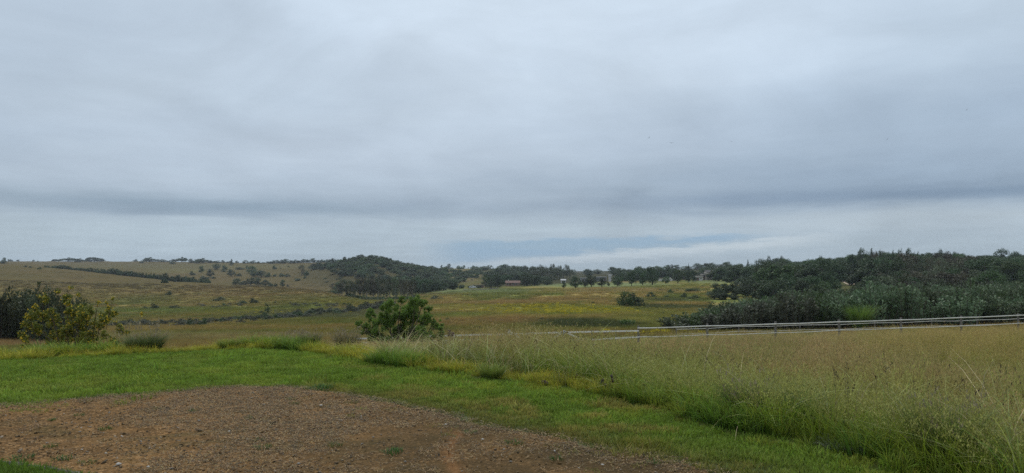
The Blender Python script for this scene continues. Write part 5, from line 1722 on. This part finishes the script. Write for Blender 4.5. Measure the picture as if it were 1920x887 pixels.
# dead brush between the fences
mb = MB()
r = np.random.default_rng(77)
for _ in range(60):
    a = Vector((r.uniform(-1.6, 1.6), r.uniform(-0.5, 0.5), r.uniform(0, 0.35)))
    d = Vector((r.normal(0, 1), r.normal(0, 0.4), r.normal(0, 0.18)))
    mb.tube([a, a + d * 0.4 + Vector((0, 0, .05)), a + d * 0.8], [0.02, 0.016, 0.007], 4)
mb.build('brush_pile', M['dead_wood'], label='pile of bare dead branches behind the fence beside the cane clump', cat='branches', loc=gp(1652, 60.5))

# ------------------------------------------------------------------ buildings
def gable(mb, x0, x1, y0, y1, z0, z1, over=0.3):
    ym = (y0 + y1) / 2
    x0 -= over; x1 += over; y0 -= over; y1 += over
    t = 0.12
    v = [(x0, y0, z0), (x0, ym, z1), (x0, y1, z0), (x1, y0, z0), (x1, ym, z1), (x1, y1, z0)]
    v2 = [(a, b_, c_ - t) for a, b_, c_ in v]
    mb.add(v + v2, [(0, 3, 4, 1), (1, 4, 5, 2), (6, 7, 10, 9), (7, 8, 11, 10), (0, 6, 9, 3), (2, 5, 11, 8), (0, 1, 7, 6), (1, 2, 8, 7), (3, 9, 10, 4), (4, 10, 11, 5)])


def house(name, px, Y, blocks, label, cat='house', group=None, rz=0.0, walls='white_wall', roofm='dark_roof', py=None):
    """blocks: (x0, x1, y0, y1, height, roof rise, [window xs], [door xs]) in metres"""
    X = (px - 960) / F * Y
    z = float(H(X, Y))
    o = link(name, None, label=label, cat=cat, group=group, loc=(X, Y, z), rz=rz)
    for bi, (x0, x1, y0, y1, h, rise, wins, doors) in enumerate(blocks):
        mb = MB()
        mb.box(x0, x1, y0, y1, -1.5, h)
        if rise > 0.2:
            ym = (y0 + y1) / 2
            for xx in (x0, x1 - 0.2):
                mb.add([(xx, y0, h), (xx + 0.2, y0, h), (xx + 0.2, y1, h), (xx, y1, h), (xx, ym, h + rise * 0.93), (xx + 0.2, ym, h + rise * 0.93)],
                       [(0, 1, 5, 4), (3, 4, 5, 2), (0, 4, 3), (1, 2, 5)])
        mb.build('wall', M[walls], o)
        mb = MB()
        if rise > 0.2:
            gable(mb, x0, x1, y0, y1, h + 0.06, h + rise)
        else:
            mb.box(x0 - 0.25, x1 + 0.25, y0 - 0.35, y1 + 0.25, h + 0.003, h + 0.16)
        mb.build('roof', M[roofm], o)
        for (wx, ww, wz, wh) in wins:
            mb = MB()
            mb.box(wx - ww / 2 - 0.07, wx + ww / 2 + 0.07, y0 - 0.05, y0 - 0.003, wz - 0.07, wz + wh + 0.07)
            wf = mb.build('window', M['white_wall'] if walls != 'white_wall' else M['grey_wall'], o)
            mb = MB()
            mb.box(wx - ww / 2, wx + ww / 2, y0 - 0.09, y0 - 0.053, wz, wz + wh)
            mb.build('pane', M['glass'], wf)
        for (dx, dw, dh) in doors:
            mb = MB()
            mb.box(dx - dw / 2, dx + dw / 2, y0 - 0.06, y0 - 0.004, 0.0, dh)
            d_ = mb.build('door', M['door'], o)
    return o


h = house('red_roof_house', 961, 452, [(-4.2, 4.6, 0, 6, 1.9, 1.4, [(-3.0, 1.0, 0.8, 0.8), (0.4, 1.0, 0.8, 0.8), (2.2, 0.8, 0.8, 0.8)], [(-1.4, 0.9, 1.7)])],
          'low brown house with a long red brown roof among the dark farm trees', walls='brown_wall', roofm='red_roof')
mb = MB(); mb.box(-2.7, -2.2, 2.2, 2.8, 2.4, 4.0); ch = mb.build('chimney', M['white_wall'], h)
house('brown_hut', 901, 425, [(-1.9, 2.0, 0, 3, 1.5, 0.1, [(-1.1, 0.6, 0.6, 0.5)], [(0.7, 1.0, 1.3)])], 'small square brown hut next to the parked white car', 'hut', walls='brown_wall', roofm='dark_roof')
house('pale_house', 1325, 432, [(-5.4, -2.0, 0, 6, 2.5, 0.1, [(-4.0, 1.0, 1.1, 0.8)], []), (-1.99, 0.1, 1.2, 7, 3.6, 0.1, [(-1.0, 1.0, 2.1, 0.8)], [(-1.2, 0.9, 1.9)]),
                                (0.11, 4.3, 0.4, 7, 4.6, 1.2, [(1.2, 1.1, 2.6, 1.0), (3.1, 1.2, 2.6, 1.0)], [])], 'large cream house with dark windows under the trees', walls='cream_wall')
house('white_garage', 1311, 426, [(-2.4, 2.0, 0, 4, 2.0, 0.1, [(1.0, .6, 1.0, .5)], [(-1.0, 1.8, 1.7)])], 'grey white garage in front of the cream house', 'garage', walls='white_wall', roofm='pale_roof')
house('white_cottage', 1364, 430, [(-2.0, 2.6, 0, 5, 2.4, 0.1, [(0.9, 0.8, 1.0, 0.8)], [(-0.9, .9, 1.9)])], 'small white cottage almost hidden at the edge of the hill wood', walls='white_wall', roofm='pale_roof')
house('flat_shed', 1127, 478, [(-3.6, 3.6, 0, 6, 2.6, 0.1, [(-2.4, 1.6, 0.9, 0.9), (0.2, 1.6, 0.9, 0.9)], [(2.6, 0.9, 1.9)])], 'long low shed with a pale flat roof behind the avenue', 'shed', walls='grey_wall', roofm='pale_roof')
house('white_shed', 1095, 470, [(-2.2, 2.2, 0, 4, 2.4, 0.1, [(1.2, 0.7, 0.9, 0.8)], [(-0.8, .9, 1.8)])], 'short white-roofed shed showing between two avenue trees', 'shed', walls='grey_wall', roofm='pale_roof')
house('small_white_barn', 1056, 462, [(-1.3, 1.6, 0, 3, 1.5, 0.8, [(0.8, 0.6, 0.6, 0.5)], [(-0.4, 0.8, 1.3)])], 'tiny white barn at the open end of the avenue', 'barn', walls='white_wall', roofm='pale_roof')
# water tower
Xw, Yw, zw = gp(1143.5, 470)
o = link('water_tower', None, label='square white water tower above the avenue', cat='tower', loc=(Xw, Yw, zw))
mb = MB(); mb.box(-0.75, 0.75, -0.75, 0.75, -1, 3.6); mb.build('shaft', M['white_wall'], o)
mb = MB(); mb.box(-0.95, 0.95, -0.95, 0.95, 3.603, 4.9); mb.box(0.951, 1.3, -0.3, 0.3, 3.9, 4.4); mb.build('tank', M['white_wall'], o)
# white garden wall
o = link('white_garden_wall', None, label='low white garden wall with piers below the green dome-shaped tree', cat='wall', loc=gp(1253, 425))
zoff = lambda px: float(H((px - 960) / F * 425, 425)) - o.location.z
for (a, b_) in [(1233, 1243), (1246, 1256), (1258, 1262)]:
    xa, xb = (a - 1253) / F * 425, (b_ - 1253) / F * 425
    mb = MB(); mb.box(xa, xb, 0, 0.25, -1 + zoff(a), 1.4 + zoff(a)); mb.build('panel', M['white_wall'], o)
for a in (1244.5, 1257, 1266, 1273):
    xa = (a - 1253) / F * 425
    mb = MB(); mb.box(xa - 0.4, xa + 0.4, -0.1, 0.35, -1 + zoff(a), 2.0 + zoff(a)); mb.build('pier', M['white_wall'], o)
# low dry-stone wall beside the mown field
mb = MB()
r = np.random.default_rng(9)
Xs0, Ys0, zs0 = gp(900, 352)
for i in range(150):
    u = i / 149
    px = 868 + 66 * u
    Y = 336 + 40 * u
    X, Y, z = gp(px, Y)
    if r.uniform() < 0.14:
        continue
    s_ = r.uniform(0.16, 0.34)
    z += r.uniform(0, 0.35)
    mb.box(X - Xs0 - s_, X - Xs0 + s_, Y - Ys0 - s_ * .8, Y - Ys0 + s_ * .8, z - zs0 - 0.3, z - zs0 + s_)
mb.build('stone_wall', M['stone'], label='low broken dry stone wall along the mown field', cat='wall', loc=(Xs0, Ys0, zs0))


def car(px, Y, label, rz=0.0, group=None):
    X, Y, z = gp(px, Y)
    o = link('parked_car', None, label=label, cat='car', group=group, loc=(X, Y, z + 0.02), rz=rz)
    prof = [(-2.1, 0.35), (-2.12, 0.75), (-1.95, 0.92), (-1.45, 1.0), (-1.0, 1.42), (0.45, 1.45), (1.05, 1.0), (1.85, 0.88), (2.1, 0.66), (2.1, 0.35)]
    v = [(a, -0.8, b_) for a, b_ in prof] + [(a, 0.8, b_) for a, b_ in prof]
    n = len(prof)
    link('body', mesh('body', v, [tuple(range(n)), tuple(range(2 * n - 1, n - 1, -1))] + [(i, i + n, (i + 1) % n + n, (i + 1) % n) for i in range(n)], M['car_paint']), o)
    for sy_ in (-1, 1):
        g_ = [(-1.25, 1.03), (-0.93, 1.36), (0.38, 1.38), (0.85, 1.03)]
        v = [(a, sy_ * 0.80, b_) for a, b_ in g_] + [(a, sy_ * 0.815, b_) for a, b_ in g_]
        link('side_window', mesh('side_window', v, [(0, 1, 2, 3), (4, 5, 6, 7), (0, 4, 5, 1), (1, 5, 6, 2), (2, 6, 7, 3), (3, 7, 4, 0)], M['glass']), o)
        for x_2 in (-1.3, 1.35):
            mb = MB(); mb.tube([(x_2, sy_ * 0.62, 0.33), (x_2, sy_ * 0.84, 0.33)], 0.33, 14)
            w_ = mb.build('wheel', M['rubber'], o)
            mb = MB(); mb.tube([(x_2, sy_ * 0.842, 0.33), (x_2, sy_ * 0.86, 0.33)], 0.19, 10); mb.build('rim', M['steel'], w_)
    return o


car(886, 418, 'white car parked by the small brown hut beyond the mown field')
car(1598, 300, 'white car parked on the track inside the hill wood', 0.2)
# track and posts inside the wood
v, f = [], []
for i in range(12):
    Y = 262 + i * 5.5
    px = np.interp(Y, [262, 280, 300, 322], [1600, 1590, 1580, 1577])
    X = (px - 960) / F * Y
    for dx in (-1.6, 1.6):
        v.append((X + dx, Y, float(H(X + dx, Y)) + 0.08))
f = [(2 * i, 2 * i + 1, 2 * i + 3, 2 * i + 2) for i in range(11)]
link('dirt_track', mesh('dirt_track', v, f, simple_mat('track_soil', (0.36, 0.28, 0.19), (0.46, 0.37, 0.26), 0.6, 0.95)), kind='structure')
# masts far away
for (px, top, lab) in [(1185, 500, 'thin lattice mast on the horizon, shorter of two'), (1197, 498, 'thin lattice mast on the horizon, taller of two')]:
    X, Y, z = gp(px, 1500)
    zt = zrow(top, Y) - z
    mb = MB()
    mb.tube([(0, 0, -1), (0, 0, zt)], [0.35, 0.2], 4)
    for k_ in range(6):
        mb.tube([(-0.7, 0, zt * k_ / 6), (0.7, 0, zt * (k_ + .5) / 6)], 0.12, 4)
    mb.build('radio_mast', M['steel'], label=lab, cat='mast', group='horizon masts', loc=(X, Y, z))
# stone edging and grass at the near corner
mb = MB()
r = np.random.default_rng(31)
c0x, c0y = flatpt(50, 878)
pr = [flatpt(*q) for q in [(-60, 866), (0, 871), (40, 876), (75, 880), (110, 886), (150, 895)]]
for (a, b_) in zip(pr[:-1], pr[1:]):
    for s_ in np.linspace(0, 1, 4)[:-1]:
        q0 = (a[0] + (b_[0] - a[0]) * s_ - c0x, a[1] + (b_[1] - a[1]) * s_ - c0y)
        q1 = (a[0] + (b_[0] - a[0]) * (s_ + .30) - c0x, a[1] + (b_[1] - a[1]) * (s_ + .30) - c0y)
        h_ = r.uniform(0.01, 0.035)
        j = r.normal(0, 0.012)
        mb.tube([(q0[0], q0[1] + j, h_ * 0.2), ((q0[0] + q1[0]) / 2, (q0[1] + q1[1]) / 2 + j, h_ * 0.35), (q1[0], q1[1] - j, h_ * 0.1)], [0.02, 0.032, 0.022], 6)
mb.build('stone_edging', M['edging'], label='row of rough edging stones at the near corner of the bare soil', cat='edging', loc=(c0x, c0y, 0))
x, y = grid_pts(-5.2, -3.2, 4.3, 6.2, 0.05)
edge_y = np.interp(x, [p[0] for p in pr], [p[1] for p in pr])
k = (y < edge_y - 0.04)
x, y = x[k], y[k]
nn = len(x)
scatter('corner_grass', lawn_protos, 5, np.c_[x, y, 0 * x], rot_z(nn, 0.1), np.ones((nn, 3)) * rng.uniform(0.9, 1.5, (nn, 1)), np.ones((nn, 3)) * np.array([0.68, 0.72, 0.75]) * rng.uniform(0.8, 1.2, (nn, 1)),
        'bright grass behind the stone edging in the near corner')

# ------------------------------------------------------------------ birds
def bird(px, py, Y, span, bank, dihedral, label):
    mb = MB()
    mb.tube([(0, -0.5 * span * 0.42, 0), (0, -0.2 * span * 0.42, 0.01), (0, 0.1 * span, 0.012), (0, 0.22 * span, 0.01), (0, 0.28 * span, 0.0)], [0.004, 0.035 * span, 0.06 * span, 0.04 * span, 0.008], 8)
    t = 0.012 * span
    for s_ in (-1, 1):
        pts = [(0, -0.02, 0), (0, 0.15, 0), (s_ * 0.25, 0.17, math.sin(dihedral) * 0.25), (s_ * 0.25, 0.03, math.sin(dihedral) * 0.25), (s_ * 0.5, 0.06, math.sin(dihedral) * 0.38), (s_ * 0.48, 0.0, math.sin(dihedral) * 0.36)]
        v = [(a * span, b_ * span, c_ * span + t) for a, b_, c_ in pts] + [(a * span, b_ * span, c_ * span - t) for a, b_, c_ in pts]
        mb.add(v, [(0, 1, 2, 3), (3, 2, 4, 5), (6, 9, 8, 7), (9, 11, 10, 8), (1, 7, 8, 2), (0, 3, 9, 6), (2, 8, 10, 4), (3, 5, 11, 9), (4, 10, 11, 5)])
    mb.add([(-0.05 * span, -0.33 * span, 0), (0.05 * span, -0.33 * span, 0), (0, -0.15 * span, t), (0, -0.15 * span, -t)], [(0, 1, 2), (1, 0, 3), (0, 2, 3), (1, 3, 2)])
    o = mb.build('bird', M['feather'], label=label, cat='bird', group='birds in the grey sky', loc=((px - 960) / F * Y, Y, zrow(py, Y)))
    o.rotation_euler = (0.15, bank, random.uniform(-0.4, 0.4))


bird(1217, 259, 130, 0.55, -0.5, 0.9, 'small faint bird, smaller of the two close together in mid sky')
bird(1259, 268, 110, 0.65, 0.05, 0.25, 'bird gliding level with a raised wing, lowest and largest in the sky')
bird(1372, 265, 120, 0.45, 0.0, 0.05, 'bird gliding flat, alone between the pair and the banking birds')
bird(1664, 261, 110, 0.50, -0.8, 0.3, 'banking bird low in the dark right cloud')
bird(1813, 206, 120, 0.42, -0.75, 0.1, 'banking bird, highest and last in the sky')
bird(1736, 207, 200, 0.40, -0.1, 0.1, 'faintest bird high between the two banking ones')
bird(15, 363, 160, 0.35, 0.2, 0.4, 'single tiny bird at the edge of the dark cloud band over the long crest')

# ------------------------------------------------------------------ air
m_, t = new_mat('haze')
vol = t.n('ShaderNodeVolumePrincipled', {'Color': (0.80, 0.88, 0.97, 1), 'Density': 0.00014, 'Anisotropy': 0.0})
out = t.n('ShaderNodeOutputMaterial')
t.t.links.new(vol.outputs[0], out.inputs['Volume'])
mb = MB()
mb.box(-3150, 3150, -3150, 3150, -60, 48)
hz = mb.build('haze', m_, kind='stuff')
hz['label'] = 'thin pale air that fades the far hills'
